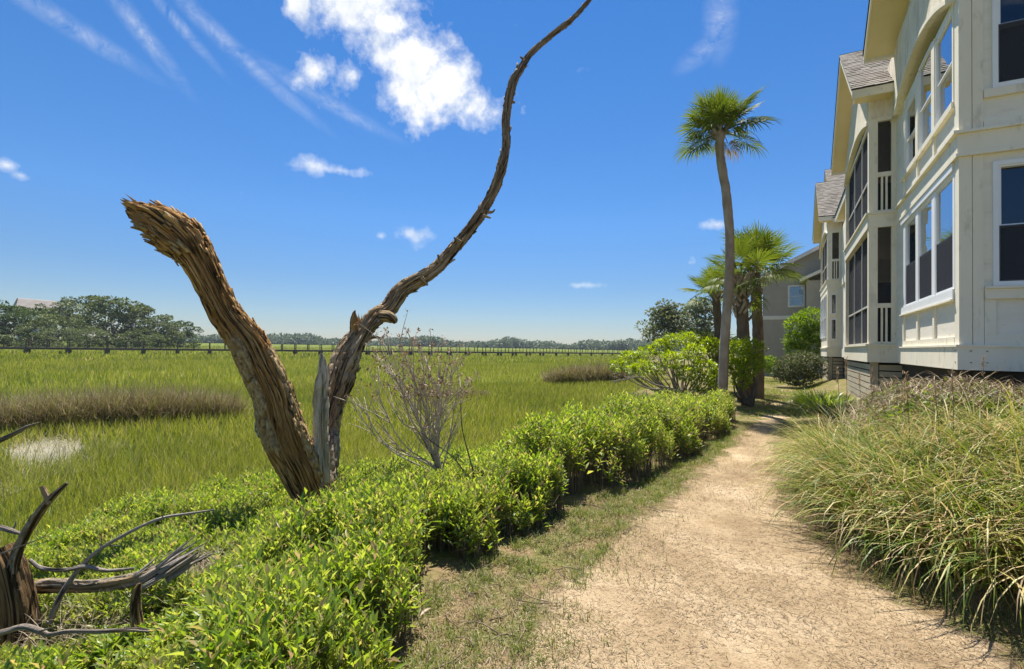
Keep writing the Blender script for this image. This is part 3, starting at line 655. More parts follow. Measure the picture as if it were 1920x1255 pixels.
MB().prism([(wc-.5, GY_-.3, zl-.5*sl+.03), (XR, GY_-.3, zr+.03), (XR, GY_-.3, zr+.15), (wc-.5, GY_-.3, zl-.5*sl+.15)], (0, 10.3, 0)).build('roof', m_shingle, gh)
MB().prism([(wc-.55, GY_-.34, zl-.55*sl-.1), (XR, GY_-.34, zr-.1), (XR, GY_-.34, zr+.12), (wc-.55, GY_-.34, zl-.55*sl+.12)], (0, .038, 0)).build('rake_board', m_gtrim, gh)
bz = ony(1450, 596, GY_)[2]; piece('belt_board', m_gtrim, gh, 'F', GY_, wc, XR, -.02, .04, bz-.12, bz+.12)
w = MB(); 
a0, a1, z0, z1 = wq[0][0]-.09, wq[1][0]+.09, wq[0][2]-.09, wq[1][2]+.09
for d in ((a0, a0+.1, z0, z1), (a1-.1, a1, z0, z1), (a0+.1, a1-.1, z0, z0+.1), (a0+.1, a1-.1, z1-.1, z1)): FB(w, 'F', GY_, d[0], d[1], -.03, .05, d[2], d[3])
w = w.build('window', m_gtrim, gh); FB(MB(), 'F', GY_, a0+.1, a1-.1, -.03, -.02, z0+.1, z1-.1).build('pane', m_glass, w); FB(MB(), 'F', GY_, a0+.1, a1-.1, -.02, .0, (z0+z1)/2-.02, (z0+z1)/2+.02).build('sash', m_gtrim, w)
lr = ony(1500, 528, GY_-1.2), ony(1545, 508, GY_-1.2)
MB().prism([tuple(lr[0]), tuple(lr[1]), tuple(lr[1]+[0, 0, .18]), tuple(lr[0]+[0, 0, .18])], (0, 1.15, 0)).build('porch_roof', m_gtrim, gh)
MB().box(lr[0][0]+.35, XR, GY_-1.0, GY_-.01, 0, lr[0][2]+.06).build('wing_wall', m_gst, gh)
# --- far house roof among the oaks across the marsh
m_froof = surf('brown_roof', [(0.3, (0.25, 0.22, 0.19)), (0.7, (0.32, 0.28, 0.245))], .5, 0.9)
m_fwall = surf('pale_wall', [(0.3, (0.55, 0.55, 0.53)), (0.7, (0.62, 0.62, 0.6))], .5, 0.8)
A_ = at(62, 590, 160); fh = thing('far_house', (A_[0], A_[1], 0), 'pale house with brown roof showing above the oaks across the marsh', 'house')
rv, dv = cr*np.array([1, 1, 0]), np.array([cf[0], cf[1], 0])
def fp(px, py, d=160): return at(px, py, d)
MB().hexa([fp(28, 581), fp(110, 586), fp(116, 582, 172), fp(22, 577, 172), fp(34, 560, 166), fp(108, 566, 166), fp(110, 565, 167), fp(32, 559, 167)]).build('roof', m_froof, fh)
MB().hexa([fp(36, 640, 161), fp(106, 640, 161), fp(110, 640, 171), fp(30, 640, 171), fp(36, 580, 161), fp(106, 584, 161), fp(110, 582, 171), fp(30, 578, 171)]).build('wall', m_fwall, fh)
MB().hexa([fp(60, 590, 160.8), fp(72, 590.5, 160.8), fp(72, 590.5, 161), fp(60, 590, 161), fp(60, 583.5, 160.8), fp(72, 584.5, 160.8), fp(72, 584.5, 161), fp(60, 583.5, 161)]).build('window', m_shadowgap, fh)
# ================================================================== BOARDWALK
m_dock = surf('weathered_dock_timber', [(0.3, (0.07, 0.055, 0.042)), (0.7, (0.15, 0.125, 0.10))], 1.5, 0.85)
bwp = np.array([(-113, -8), (-97, 26.7), (-61, 95.7), (-39.5, 149)], float)
bw = thing('boardwalk', (-61, 95.7, MARSH), 'long timber boardwalk with railings crossing the marsh to the far woods', 'boardwalk')
segL = np.linalg.norm(np.diff(bwp, axis=0), axis=1); cumL = np.concatenate([[0], np.cumsum(segL)])
def bwat(s):
    x = np.interp(s, cumL, bwp[:, 0]); y = np.interp(s, cumL, bwp[:, 1]); return np.array([x, y, 0.0])
tot = cumL[-1]; step = 2.25; k = 0; proto = {}
dirw = np.array([0.47, 0.88, 0]); sidew = np.array([-0.88, 0.47, 0])
ZD = 0.14
ss = np.arange(0.5, tot, 9.0)
for a, b in zip(ss[:-1], ss[1:]):
    A, B = bwat(a), bwat(b)
    MB().bar(A+[0, 0, ZD], B+[0, 0, ZD], 1.5, 0.14).build('deck', m_dock, bw)
    for sgn in (-1, 1):
        MB().bar(A+sidew*.7*sgn+[0, 0, ZD+1.08], B+sidew*.7*sgn+[0, 0, ZD+1.08], .16, .07).build('top_rail', m_dock, bw)
        MB().bar(A+sidew*.7*sgn+[0, 0, ZD-.12], B+sidew*.7*sgn+[0, 0, ZD-.12], .07, .26).build('stringer', m_dock, bw)
for n_, s_ in enumerate(np.arange(0.5, tot, step)):
    for sgn in (-1, 1):
        o_ = bwat(s_)+sidew*.7*sgn
        if 'p' not in proto:
            proto['p'] = MB().box(-.06, .06, -.06, .06, ZD+.07, ZD+1.045).build('rail_post', m_dock); p_ = proto['p']; p_.parent = bw
        else:
            p_ = proto['p'].copy(); COL.objects.link(p_); p_.parent = bw
        p_.location = o_-origin(bw)
        if n_ % 2 == 0 and sgn < 0 or (n_ % 2 == 0 and s_ < 140):
            if 'q' not in proto:
                proto['q'] = MB().box(-.2, .2, -.2, .2, MARSH-.2, ZD-.07).build('piling', m_dock); q_ = proto['q']; q_.parent = bw
            else:
                q_ = proto['q'].copy(); COL.objects.link(q_); q_.parent = bw
            q_.location = o_-origin(bw)
# ================================================================== MARSH GRASS AND REEDS
m_marsh = leafmat('marsh_grass', [(0, (0.13, 0.165, 0.022)), (0.45, (0.21, 0.245, 0.028)), (0.8, (0.30, 0.31, 0.045)), (0.93, (0.36, 0.32, 0.11)), (1, (0.44, 0.36, 0.19))], 0.42, 1.45, patch=0.6, pscale=0.13, pcol=(0.115, 0.155, 0.020))
m_reed = leafmat('brown_reeds', [(0, (0.10, 0.08, 0.04)), (0.45, (0.25, 0.20, 0.10)), (0.75, (0.40, 0.33, 0.19)), (0.85, (0.18, 0.20, 0.03)), (1, (0.25, 0.27, 0.045))], 0.25, 1.25)
def in_patch(x, y, c, u, rx, ry):
    dx, dy = x-c[0], y-c[1]; a = dx*u[0]+dy*u[1]; b = -dx*u[1]+dy*u[0]; return (a/rx)**2+(b/ry)**2
ln1 = np.array([17.63-19.76, 0]); 
R1c = np.array([-16.9, 7.0]); R1u = np.array([0.41, 0.912]); R2c = np.array([-10.6, 28.8]); R2u = np.array([0.93, 0.36]); R3c = np.array([-13.6, 18.7]); R3u = np.array([0.77, 0.64])
def wedge(d0, d1, n, amax=1.05, power=1.0):
    """random points on the marsh inside the wide view, by distance from the viewer"""
    d = np.sqrt(RNG.uniform(d0**2, d1**2, n)) if power == 1 else d0*(d1/d0)**RNG.random(n)
    a = RNG.uniform(-amax, 0.55, n)-TH; return -np.sin(-a)*d*1.0, np.cos(a)*d
Vs, Fs, b0 = [], [], 0
def addblades(d0, d1, n, h, w, nseg, droop, power=1.0):
    global b0
    x, y = wedge(d0, d1, n, power=power); ok = (xf(y)-x > 3.0+1.6*vnoise(np.stack([x*.6, y*.6, 0*x], 1))) & ((xf(y)-x) > 2.2); x, y = x[ok], y[ok]
    ok = (in_patch(x, y, R1c, R1u, 3.2, .9) > .8) & (in_patch(x, y, np.array([-13.9, 4.6]), np.array([-.95, .31]), 1.9, .8)+0.5*RNG.random(len(x)) > 1.0); x, y = x[ok], y[ok]
    m = len(x); z = ground(x, y); s_ = xf(y)-x
    hh = h*(0.75+0.5*RNG.random(m))*(1+0.22*vnoise(np.stack([x*.13, y*.13, 0*x], 1)))*(0.55+0.45*sstep(4, 8, s_))
    lean = RNG.normal(0, .22, (m, 2)); D = np.stack([lean[:, 0]+.05, lean[:, 1], np.ones(m)], 1)
    V, Fc = blades(np.stack([x, y, z-.02], 1), D, hh, w*(.7+.6*RNG.random(m)), droop*RNG.random(m), nseg)
    Vs.append(V); Fs.append(Fc+b0); b0 += len(V)
addblades(2.5, 14, 92000, .42, .009, 3, 1.0); addblades(13, 30, 138000, .42, .018, 2, .7); addblades(28, 75, 125000, .42, .04, 1, .3); addblades(70, 260, 60000, .55, .16, 1, .2, power=2)
o = npmesh('marsh_grass', np.vstack(Vs), np.vstack(Fs), m_marsh); tag(o, 'bright green cordgrass covering the whole marsh', 'grass', kind='stuff')
def reeds(c, u, rx, ry, n, h, label, w=.014):
    a = RNG.uniform(-1, 1, n); b = RNG.uniform(-1, 1, n); ok = a**6+b**4+.35*vnoise(np.stack([a*4, b*4, 0*a], 1)) < 1; a, b = a[ok]*rx, b[ok]*ry
    x = c[0]+a*u[0]-b*u[1]; y = c[1]+a*u[1]+b*u[0]; m = len(x); edge = np.sqrt((a/rx)**2+(b/ry)**2)
    D = np.stack([RNG.normal(0, .3, m), RNG.normal(0, .3, m), np.ones(m)], 1)
    V, Fc = blades(np.stack([x, y, ground(x, y)-.03], 1), D, h*(.6+.5*RNG.random(m))*(1-.25*np.minimum(edge, 1.2)**6), w*(.6+.8*RNG.random(m)), RNG.uniform(0, 1.6, m), 4, .1)
    tag(npmesh('reed_patch', V, Fc, m_reed), label, 'reeds', kind='stuff')
reeds(R1c, R1u, 3.3, .85, 17000, 1.4, 'long band of dead brown reeds standing in the marsh left of the dead tree', .016)
reeds(R2c, R2u, 2.5, 1.2, 7000, 1.5, 'rounded clump of purplish brown reeds out in the marsh near the bright shrub', .03)
reeds(R3c, R3u, 2.0, .5, 2600, .72, 'low dark strip of reeds behind the bare twiggy shrub', .022)
# shallow water glinting among the grass
m_water, t, out = newmat('marsh_water'); p = t.n('ShaderNodeBsdfPrincipled'); p.inputs['Base Color'].default_value = (.30, .27, .19, 1); p.inputs['Roughness'].default_value = .38; t.l(bump(t, t.noise(t.n('ShaderNodeTexCoord').outputs['Object'], 9, 3), .15, .02), p.inputs['Normal']); t.l(p.outputs[0], out.inputs[0])
an = np.linspace(0, 2*np.pi, 40, endpoint=False); rr = 1+.2*np.sin(3*an)+.12*np.sin(7*an+1)
pv = np.stack([-13.9-2.9*rr*np.cos(an)*.95-1.2*rr*np.sin(an)*.31, 4.6+2.9*rr*np.cos(an)*.31-1.2*rr*np.sin(an)*.95, 0*an], 1); pv[:, 2] = MARSH+.05
mb = MB(); mb.add(pv, [tuple(range(40))]); tag(mb.build('marsh_pool', m_water), 'small pale pool glinting between the marsh grass stems', 'pool', kind='structure')
n = 1500; a = RNG.uniform(0, 6.28, n); q = np.sqrt(RNG.random(n)); x = -13.9-2.9*q*np.cos(a)*.95-1.2*q*np.sin(a)*.31; y = 4.6+2.9*q*np.cos(a)*.31-1.2*q*np.sin(a)*.95
V, Fc = blades(np.stack([x, y, 0*x+MARSH], 1), np.stack([RNG.normal(0, .4, n), RNG.normal(0, .4, n), np.ones(n)], 1), RNG.uniform(.15, .5, n), RNG.uniform(.006, .014, n), RNG.uniform(0, 1.5, n), 3, .2)
tag(npmesh('bleached_stalks', V, Fc, leafmat('bleached_stalk', [(0, (.14, .16, .03)), (.45, (.36, .33, .18)), (1, (.58, .53, .38))], .2, 1.1)), 'bleached dead stalks standing in the marsh pool', 'stalks', kind='stuff')
# ================================================================== FAR WOODS
m_farleaf = leafmat('far_woods_leaf', [(0, (0.052, 0.083, 0.041)), (0.5, (0.086, 0.129, 0.059)), (1, (0.147, 0.190, 0.090))], 0.25, 1.2)
m_bark = surf('grey_bark', [(0.3, (0.06, 0.05, 0.04)), (0.7, (0.14, 0.12, 0.10))], 3, .9, 20, .4, .02, (1, 1, .3))
def clump_mesh(C, Rd, n, size, rng, flat=0.75):
    """leaf sprays spread in and over ellipsoidal lobes. C (k,3), Rd (k,)"""
    C = np.asarray(C); Rd = np.asarray(Rd); pk = Rd**2/np.sum(Rd**2); k = rng.choice(len(C), n, p=pk)
    d = rng.normal(size=(n, 3)); d /= np.linalg.norm(d, axis=1)[:, None]; rad = rng.random(n)**(1/3.)*.35+.65*(0.85+.25*rng.random(n))
    P = C[k]+d*(Rd[k]*rad)[:, None]*np.array([1, 1, flat])
    D = d+rng.normal(0, .55, (n, 3)); D[:, 2] += .15
    L = size*(.6+.8*rng.random(n)); return leaves(P, D, L, .55+.3*rng.random(n), rng.uniform(-.9, .9, n))
Vs, Fs, b0 = [], [], 0
pts = [(380, 632, 500), (470, 634, 520), (520, 630, 540), (570, 632, 520), (620, 636, 560), (700, 641, 600), (760, 637, 560), (820, 634, 540), (880, 643, 600), (940, 640, 560), (1000, 643, 580), (1060, 645, 560), (1110, 642, 540), (1160, 643, 540), (1220, 643, 520), (1300, 648, 560), (1380, 650, 560)]
PX_ = np.array([q[0] for q in pts]); PT = np.array([q[1] for q in pts]); PD = np.array([q[2] for q in pts])
C, Rd = [], []
for px in np.arange(300, 1400, 2.6):
    d = np.interp(px, PX_, PD)*random.uniform(.95, 1.08); top = np.interp(px, PX_, PT)+random.uniform(-1.8, 3.0)+2.4*math.sin(px*.031)+1.6*math.sin(px*.083+1); T3 = at(px, top, d); hgt = T3[2]+1.2
    r_ = random.uniform(3.0, 5.0)
    for f_ in (1.0, .62, .3): C.append((T3[0]+random.uniform(-2, 2), T3[1]+random.uniform(-2, 2), MARSH+hgt*f_-r_*.6)); Rd.append(r_*(1.25-.25*f_))
V, Fc = clump_mesh(C, Rd, 70000, 2.2, RNG)
tag(npmesh('far_woods', V, Fc, m_farleaf), 'distant low line of woods along the horizon beyond the marsh', 'woods', kind='stuff')
# ================================================================== LIVE OAKS BEYOND THE BOARDWALK
m_oak = leafmat('oak_leaf', [(0, (0.048, 0.078, 0.021)), (0.5, (0.096, 0.129, 0.033)), (0.85, (0.173, 0.207, 0.063)), (1, (0.259, 0.267, 0.113))], 0.25, 1.3)
m_oakd = leafmat('dark_oak_leaf', [(0, (0.030, 0.060, 0.011)), (0.6, (0.068, 0.114, 0.019)), (1, (0.128, 0.181, 0.026))], 0.25, 1.3)
def oak(px, base_py, top_py, wpx, d, label, mat, n=6000, lean=0, low=.04, group='live oaks beyond the boardwalk'):
    B = at(px, base_py, d); B[2] = float(ground(B[:1], B[1:2])[0]); H_ = at(px, top_py, d)[2]-B[2]; Wd = wpx/F*d/2
    root = thing('oak_tree', B, label, 'tree', group)
    parts = []
    V, Q, uv = tube([B, B+[lean*.2, 0, H_*.16], B+[lean*.5, 0, H_*.34]], [H_*.035, H_*.028, H_*.022], 6, 8); parts.append((V, Q))
    for k in range(8):
        a = k*2*math.pi/8+random.uniform(-.4, .4); e = Wd*random.uniform(.45, .85); s0 = B+np.array([lean*.3, 0, H_*random.uniform(.14, .33)])
        tip = B+np.array([e*math.cos(a), e*math.sin(a), H_*random.uniform(.45, .8)])
        V, Q, uv = tube([s0, (s0+tip)/2+[0, 0, H_*.03], tip], [H_*.017, H_*.011, H_*.004], 6, 6); parts.append((V, Q))
    V, Q = join(parts); npmesh('trunk', V, Q, m_bark, root, True)
    C, Rd = [], []
    for k in range(58):
        a = random.uniform(0, 2*math.pi); q = random.random()**.5; z = random.uniform(low, .93); sp_ = math.sqrt(max(.05, 1-((z-.38)/.60)**2))
        C.append(B+np.array([Wd*q*sp_*math.cos(a), Wd*q*sp_*math.sin(a), H_*z])); Rd.append(H_*random.uniform(.07, .14))
    V, Fc = clump_mesh(C, Rd, n, H_*.042, RNG, .55); npmesh('crown', V, Fc, mat, root)
OAKS = [(-20, 640, 563, 120, 118, 'dark round oak cut by the photo edge beyond the boardwalk', m_oakd), (38, 641, 566, 120, 122, 'dark dense oak in front of the brown roofed house', m_oakd), (100, 641, 586, 110, 120, 'low grey-green oak spreading between the dark oak and the tallest oak', m_oak),
        (150, 640, 552, 120, 140, 'tall ragged oak standing just beside the far house', m_oak), (212, 640, 556, 130, 135, 'tallest broad grey oak in the middle of the grove', m_oak), (258, 641, 573, 110, 138, 'rounded oak stepping down from the middle of the grove', m_oak),
        (300, 642, 590, 95, 142, 'smaller oak near the tapering end of the grove', m_oak), (338, 642, 602, 76, 150, 'last small oak at the tapering end of the grove', m_oakd), (262, 643, 616, 80, 112, 'low pale bushy oak in front of the grove by the rail', m_oak), (60, 644, 612, 90, 108, 'low bushy oak right behind the boardwalk rail', m_oak), (160, 643, 610, 90, 112, 'squat oak bush under the tallest oak', m_oak)]
for q in OAKS: oak(*q)
m_oakp = leafmat('pale_oak_leaf', [(0, (0.07, 0.095, 0.035)), (0.5, (0.13, 0.155, 0.065)), (1, (0.25, 0.26, 0.14))], 0.3, 1.3)
oak(1248, 668, 563, 92, 46, 'small twisted grey-green oak at the marsh edge behind the bright shrub', m_oakp, 3600, 0, .4, None)
oak(1310, 668, 560, 80, 50, 'pale grey-green oak half hidden behind the palmettos', m_oakp, 3200, 0, .3, None)
# ================================================================== HAZE
m_haze, t, out = newmat('marsh_haze'); pv_ = t.n('ShaderNodeVolumePrincipled'); pv_.inputs['Density'].default_value = HAZE_D; pv_.inputs['Color'].default_value = (0.80, 0.90, 1.0, 1); t.l(pv_.outputs[0], out.inputs['Volume'])
if HAZE_D > 0: tag(MB().box(-760, 620, -60, 860, -3.2, 26).build('haze', m_haze), 'thin pale summer haze over the marsh', 'haze', kind='stuff')

# ================================================================== DEAD TREE
def woodmat(name, dark, mid, light, barkc, grain=1.0, rot_shade=.9):
    m, t, out = newmat(name)
    uv = t.n('ShaderNodeUVMap').outputs[0]; bk = t.n('ShaderNodeAttribute', attribute_name='bark').outputs['Fac']
    g1 = t.noise(t.mapping(uv, (34*grain, 2.2, 1)), 1.0, 7, 0.62, 0.6); g2 = t.noise(t.mapping(uv, (8*grain, .9, 1), (0, 0, 0), (3, 1, 0)), 1.0, 5, 0.6, .8)
    w_ = t.mix(0.5, t.ramp(g1, [(0.30, dark), (0.48, mid), (0.66, light)]), t.ramp(g2, [(0.36, dark), (0.5, mid), (0.62, light)]))
    b_ = t.ramp(t.noise(t.mapping(uv, (12, 9, 1)), 1.4, 7, 0.7), [(0.32, barkc[0]), (0.5, barkc[1]), (0.68, barkc[2])])
    st_ = t.ramp(t.noise(t.mapping(uv, (16*grain, 1.3, 1), (0, 0, 0), (7, 2, 0)), 1.0, 6, 0.66, 1.2), [(0.42, (1, 1, 1)), (0.50, (0, 0, 0))]); w_ = t.mix(t.math('MULTIPLY', st_, rot_shade), w_, (dark[0]*.35, dark[1]*.35, dark[2]*.35))  # near-black streaks: rot stain plus the shade of cracks, painted into the wood colour
    bm_ = t.ramp(t.math('ADD', bk, t.math('MULTIPLY', t.math('SUBTRACT', g2, .5), .5)), [(0.42, (0, 0, 0)), (0.58, (1, 1, 1))])
    p = t.n('ShaderNodeBsdfPrincipled'); p.inputs['Roughness'].default_value = 0.9; p.inputs['Specular IOR Level'].default_value = 0.15
    t.l(t.mix(bm_, w_, b_), p.inputs['Base Color'])
    hh = t.math('ADD', t.math('MULTIPLY', g1, 1.5), t.noise(t.mapping(uv, (60, 14, 1)), 1.0, 5, 0.7))
    t.l(bump(t, hh, 0.9, 0.02), p.inputs['Normal']); t.l(p.outputs[0], out.inputs[0]); return m
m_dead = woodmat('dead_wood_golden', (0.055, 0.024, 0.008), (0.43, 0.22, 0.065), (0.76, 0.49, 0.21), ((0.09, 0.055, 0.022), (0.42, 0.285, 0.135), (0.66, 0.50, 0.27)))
m_limb = woodmat('dead_wood_grey_brown', (0.085, 0.048, 0.02), (0.40, 0.27, 0.14), (0.68, 0.52, 0.32), ((0.10, 0.08, 0.06), (0.31, 0.255, 0.185), (0.52, 0.45, 0.35)))
m_pale = woodmat('pale_split_wood', (0.30, 0.22, 0.14), (0.66, 0.55, 0.41), (0.80, 0.72, 0.58), ((0.3, 0.24, 0.18), (0.55, 0.47, 0.36), (0.7, 0.62, 0.5)), 1.0, .3)
m_grey = woodmat('grey_branch', (0.16, 0.125, 0.095), (0.36, 0.31, 0.255), (0.55, 0.50, 0.43), ((0.08, 0.065, 0.05), (0.17, 0.145, 0.115), (0.3, 0.265, 0.22)))
def ang_of(P, vec):
    C = spline(P, 380); t0 = C[1]-C[0]; t0 /= np.linalg.norm(t0); ref = np.array([1.0, 0, 0]) if abs(t0[0]) < 0.8 else np.array([0, 1.0, 0])
    n = np.cross(t0, ref); n /= np.linalg.norm(n); n = n-t0*np.dot(n, t0); n /= np.linalg.norm(n); return math.atan2(float(np.dot(vec, np.cross(t0, n))), float(np.dot(vec, n)))
def bark_disp(amp, seed, plates=True, barkf=None, twist=0.0, fib=1.0):
    """stringy stripped wood with furrows; where barkf says so, cracked bark plates standing proud"""
    def f(A, Ls, R):
        cx, cy = np.cos(A+twist*Ls), np.sin(A+twist*Ls)
        q = np.stack([cx*3.2*fib, cy*3.2*fib, Ls*1.1+seed], 1); q2 = np.stack([cx*9*fib, cy*9*fib, Ls*3.2+seed], 1); q3 = np.stack([cx*22*fib, cy*22*fib, Ls*9+seed], 1)
        wq_ = .5*vnoise(np.stack([cx*2, cy*2, Ls*1.6+seed+5], 1))
        q = q+wq_[:, None]; q2 = q2+1.2*wq_[:, None]
        fur = np.maximum(0, .22-np.abs(vnoise(q*1.35+31)))*3.6; fur2 = np.maximum(0, .20-np.abs(vnoise(q2*np.array([1, 1, .7])+7)))*3.2
        step_ = np.round(2.2*vnoise(q*np.array([1.5, 1.5, 1.1])+60))/2.2
        n = .55*vnoise(q)+.45*step_-1.25*fur+.35*vnoise(q2)-.75*fur2+.34*vnoise(q3)
        if barkf is not None:
            b = barkf(A, Ls); q4 = np.stack([cx*4.2, cy*4.2, Ls*4.6+seed+50], 1); q4 = q4+.35*np.stack([vnoise(q4*1.3+3), vnoise(q4*1.3+9), vnoise(q4*1.3+14)], 1)
            crack = np.minimum(np.abs(vnoise(q4)), np.abs(vnoise(q4*np.array([1.5, 1.5, .55])+11)))
            pl = .6-1.9*np.maximum(0, .17-crack)*6+.25*vnoise(q3*1.3)
            n = n*(1-b)+pl*b
        return n*amp*(R/ max(R.max(), 1e-6))**.5
    return f
D0 = 6.4
dt = thing('dead_tree', at(585, 945, D0), 'weathered forked dead tree leaning in a V above the low shrubs', 'dead tree')
TK = [1.0]
def pxs(L, d=D0, lean=0.0):
    P, R = [], []
    for i, (x, y, w) in enumerate(L):
        dd = d+lean*i/len(L); P.append(at(x, y, dd)); R.append(w/2*dd/F*TK[0])
    return np.array(P), np.array(R)
def wood(name, m, L, root, nr, ns, disp, barkf=None, d=D0, lean=0.0):
    P, R = pxs(L, d, lean); V, Q, uv = tube(P, R, nr, ns, disp); Ls = uv[:, 1]; A = uv[:, 0]*2*np.pi
    bk = barkf(A, Ls) if barkf is not None else np.zeros(len(V)); circ = 2*np.pi*float(np.mean(R))
    uv = np.stack([uv[:, 0]*circ*2.0, uv[:, 1]], 1)
    return npmesh(name, V, Q, m, root, True, uv, {'bark': bk}), (P, R)
TR = [(606, 985, 66), (592, 950, 68), (566, 888, 80), (541, 836, 88), (524, 787, 84), (512, 739, 78), (489, 690, 76), (464, 641, 72), (427, 593, 64), (401, 544, 61), (376, 496, 68), (355, 464, 86), (329, 440, 98), (298, 418, 84), (270, 403, 58), (248, 391, 34)]
TK[0] = .84
AL = ang_of(pxs(TR)[0], -cr-cf*.95); AR_ = ang_of(pxs(TR)[0], cr+cf*.2)
def bkL(A, Ls):
    lf = np.clip(np.cos(A-AL)*3.2-1.15+.7*np.sin(Ls*2.1+1), 0, 1)*sstep(2.9, 2.4, Ls)*sstep(.9, 1.4, Ls); rt = np.clip(np.cos(A-AR_)*6-4.6, 0, 1)*sstep(2.6, 2.2, Ls)
    return np.maximum(lf, rt)
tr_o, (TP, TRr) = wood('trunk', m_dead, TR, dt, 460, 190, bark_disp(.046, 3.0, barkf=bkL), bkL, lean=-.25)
def splinters(base, axis, rad, n, L0, m, root, name='splinter', spread=.25, wd=.02):
    axis = np.array(axis)/np.linalg.norm(axis); e1 = np.cross(axis, [0, 0, 1.0]); e1 /= np.linalg.norm(e1); e2 = np.cross(axis, e1)
    for k in range(n):
        a = random.uniform(0, 2*math.pi); q = rad*random.uniform(.3, 1.0); b = np.array(base)+e1*q*math.cos(a)+e2*q*math.sin(a)-axis*.10
        tip = b+axis*(.10+L0*random.uniform(.3, 1))+(e1*math.cos(a)+e2*math.sin(a))*spread*random.uniform(-.2, .5)*L0
        w_ = wd*random.uniform(.6, 1.5)
        V, Q, uv = tube([b, (b+tip)/2+e1*random.uniform(-.01, .01), tip], [w_, w_*.75, .002], 9, 8, bark_disp(.005, k*3.1, fib=.5)); uv = uv*np.array([.12, 1])
        npmesh(name, V, Q, m, root, True, uv, {'bark': np.zeros(len(V))})
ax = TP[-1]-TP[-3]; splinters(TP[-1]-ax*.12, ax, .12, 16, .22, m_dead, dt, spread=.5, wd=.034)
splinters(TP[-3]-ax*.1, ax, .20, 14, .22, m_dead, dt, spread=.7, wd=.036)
# loose slabs of bark and wood curling off the upper stub and the edges
def flakes(P, R, n, lo, hi, m, root, side=None, size=(.05, .14), name='bark_flake', seed=0):
    rs = random.Random(seed); C = spline(P, 200); Rr = spline(np.array(R)[:, None], 200)[:, 0]
    for k in range(n):
        i = int(rs.uniform(lo, hi)*198); t_ = C[i+1]-C[i]; t_ /= np.linalg.norm(t_)
        e1 = np.cross(t_, cf); e1 /= np.linalg.norm(e1); e2 = np.cross(t_, e1)
        a = rs.uniform(0, 2*math.pi) if side is None else side[0]+rs.uniform(-side[1], side[1])
        o_ = e1*math.cos(a)+e2*math.sin(a); tn = np.cross(o_, t_); L = rs.uniform(*size); w_ = L*rs.uniform(.25, .5); th = rs.uniform(.006, .014)
        b = C[i]+o_*(Rr[i]*rs.uniform(.96, 1.06)); lift = rs.uniform(.0, .35)
        q = []
        for (u, v) in ((-.5, -.5), (.5, -.4), (.42, .5), (-.3, .45)):
            q.append(b+t_*L*v*rs.uniform(.8, 1.2)+tn*w_*u*rs.uniform(.8, 1.2)+o_*(lift*L*(v+.5))-o_*abs(u)*w_*.3)
        V = np.array([p_-o_*.004 for p_ in q]+[p_+o_*th for p_ in q]); fq = np.array([(0, 3, 2, 1), (4, 5, 6, 7), (0, 1, 5, 4), (1, 2, 6, 5), (2, 3, 7, 6), (3, 0, 4, 7)])
        npmesh(name, V, fq, m, root, False, np.stack([rs.random()+V[:, 0]*0+np.tile([0, .05, .05, 0], 2), rs.random()+np.tile([0, 0, .1, .1], 2)], 1), {'bark': np.full(8, rs.choice([0., 0., 1.]))})
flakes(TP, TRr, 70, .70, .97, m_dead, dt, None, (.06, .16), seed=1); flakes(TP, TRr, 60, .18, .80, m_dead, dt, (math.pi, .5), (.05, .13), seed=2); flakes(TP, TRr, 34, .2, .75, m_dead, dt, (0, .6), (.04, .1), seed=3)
fg = MB()
o_ = at(486, 806, 6.3)
for k, (dx, dz, r_) in enumerate(((0, .06, .055), (.01, 0.0, .06), (.02, -.06, .045), (.035, .03, .05), (.04, -.03, .05), (.05, -.09, .035))):
    bm = bmesh.new(); bmesh.ops.create_icosphere(bm, subdivisions=3, radius=r_)
    for v in bm.verts: v.co *= 1+.25*float(vnoise(np.array([[v.co.x*40+k, v.co.y*40, v.co.z*40]]))[0])
    fg.add([np.array(v.co)+o_+cr*dx+np.array([0, 0, dz]) for v in bm.verts], [[v.index for v in f.verts] for f in bm.faces]); bm.free()
m_fungus = surf('grey_knot', [(0.35, (0.05, 0.05, 0.05)), (0.5, (0.2, 0.2, 0.19)), (0.65, (0.5, 0.5, 0.48))], 26, .85, 60, .5, .01)
fg.build('grey_knot', m_fungus, dt, True)
# right stem and long curving limb
LB = [(610, 975, 50), (607, 900, 50), (610, 850, 50), (612, 806, 52), (622, 757, 58), (637, 712, 58), (652, 668, 52), (676, 627, 46), (705, 597, 38), (730, 578, 38), (757, 545, 31), (809, 507, 29), (850, 471, 26), (887, 422, 25), (918, 373, 23), (936, 321, 20), (950, 269, 19), (952, 217, 18), (957, 166, 16.5), (973, 129, 15), (996, 98, 14), (1031, 67, 12.5), (1068, 36, 10.5), (1107, 0, 8), (1124, -20, 4)]
AB = ang_of(pxs(LB)[0], -cf+cr*.4)
rj = random.Random(21); LB = [(x_+(rj.uniform(-3, 3) if 6 < i_ < 24 else 0), y_+(rj.uniform(-3, 3) if 6 < i_ < 24 else 0), w_*rj.uniform(.88, 1.14)) for i_, (x_, y_, w_) in enumerate(LB)]
def bkR(A, Ls): return np.clip(.6+1.2*np.cos(A-AB)+.5*np.sin(Ls*1.3), 0, 1)*sstep(1.5, 1.0, Ls)
lm_o, (LP, LR) = wood('limb', m_limb, LB, dt, 620, 84, bark_disp(.05, 9.0, barkf=bkR, twist=.5), bkR, d=6.6, lean=5.1)
flakes(LP, LR, 110, .2, .97, m_limb, dt, None, (.05, .15), seed=5)
SPK = [(607, 905, 28), (605, 860, 28), (604, 800, 27), (604, 752, 27), (605, 722, 25), (606, 700, 19), (605, 684, 15), (604, 672, 9), (603, 662, 3)]
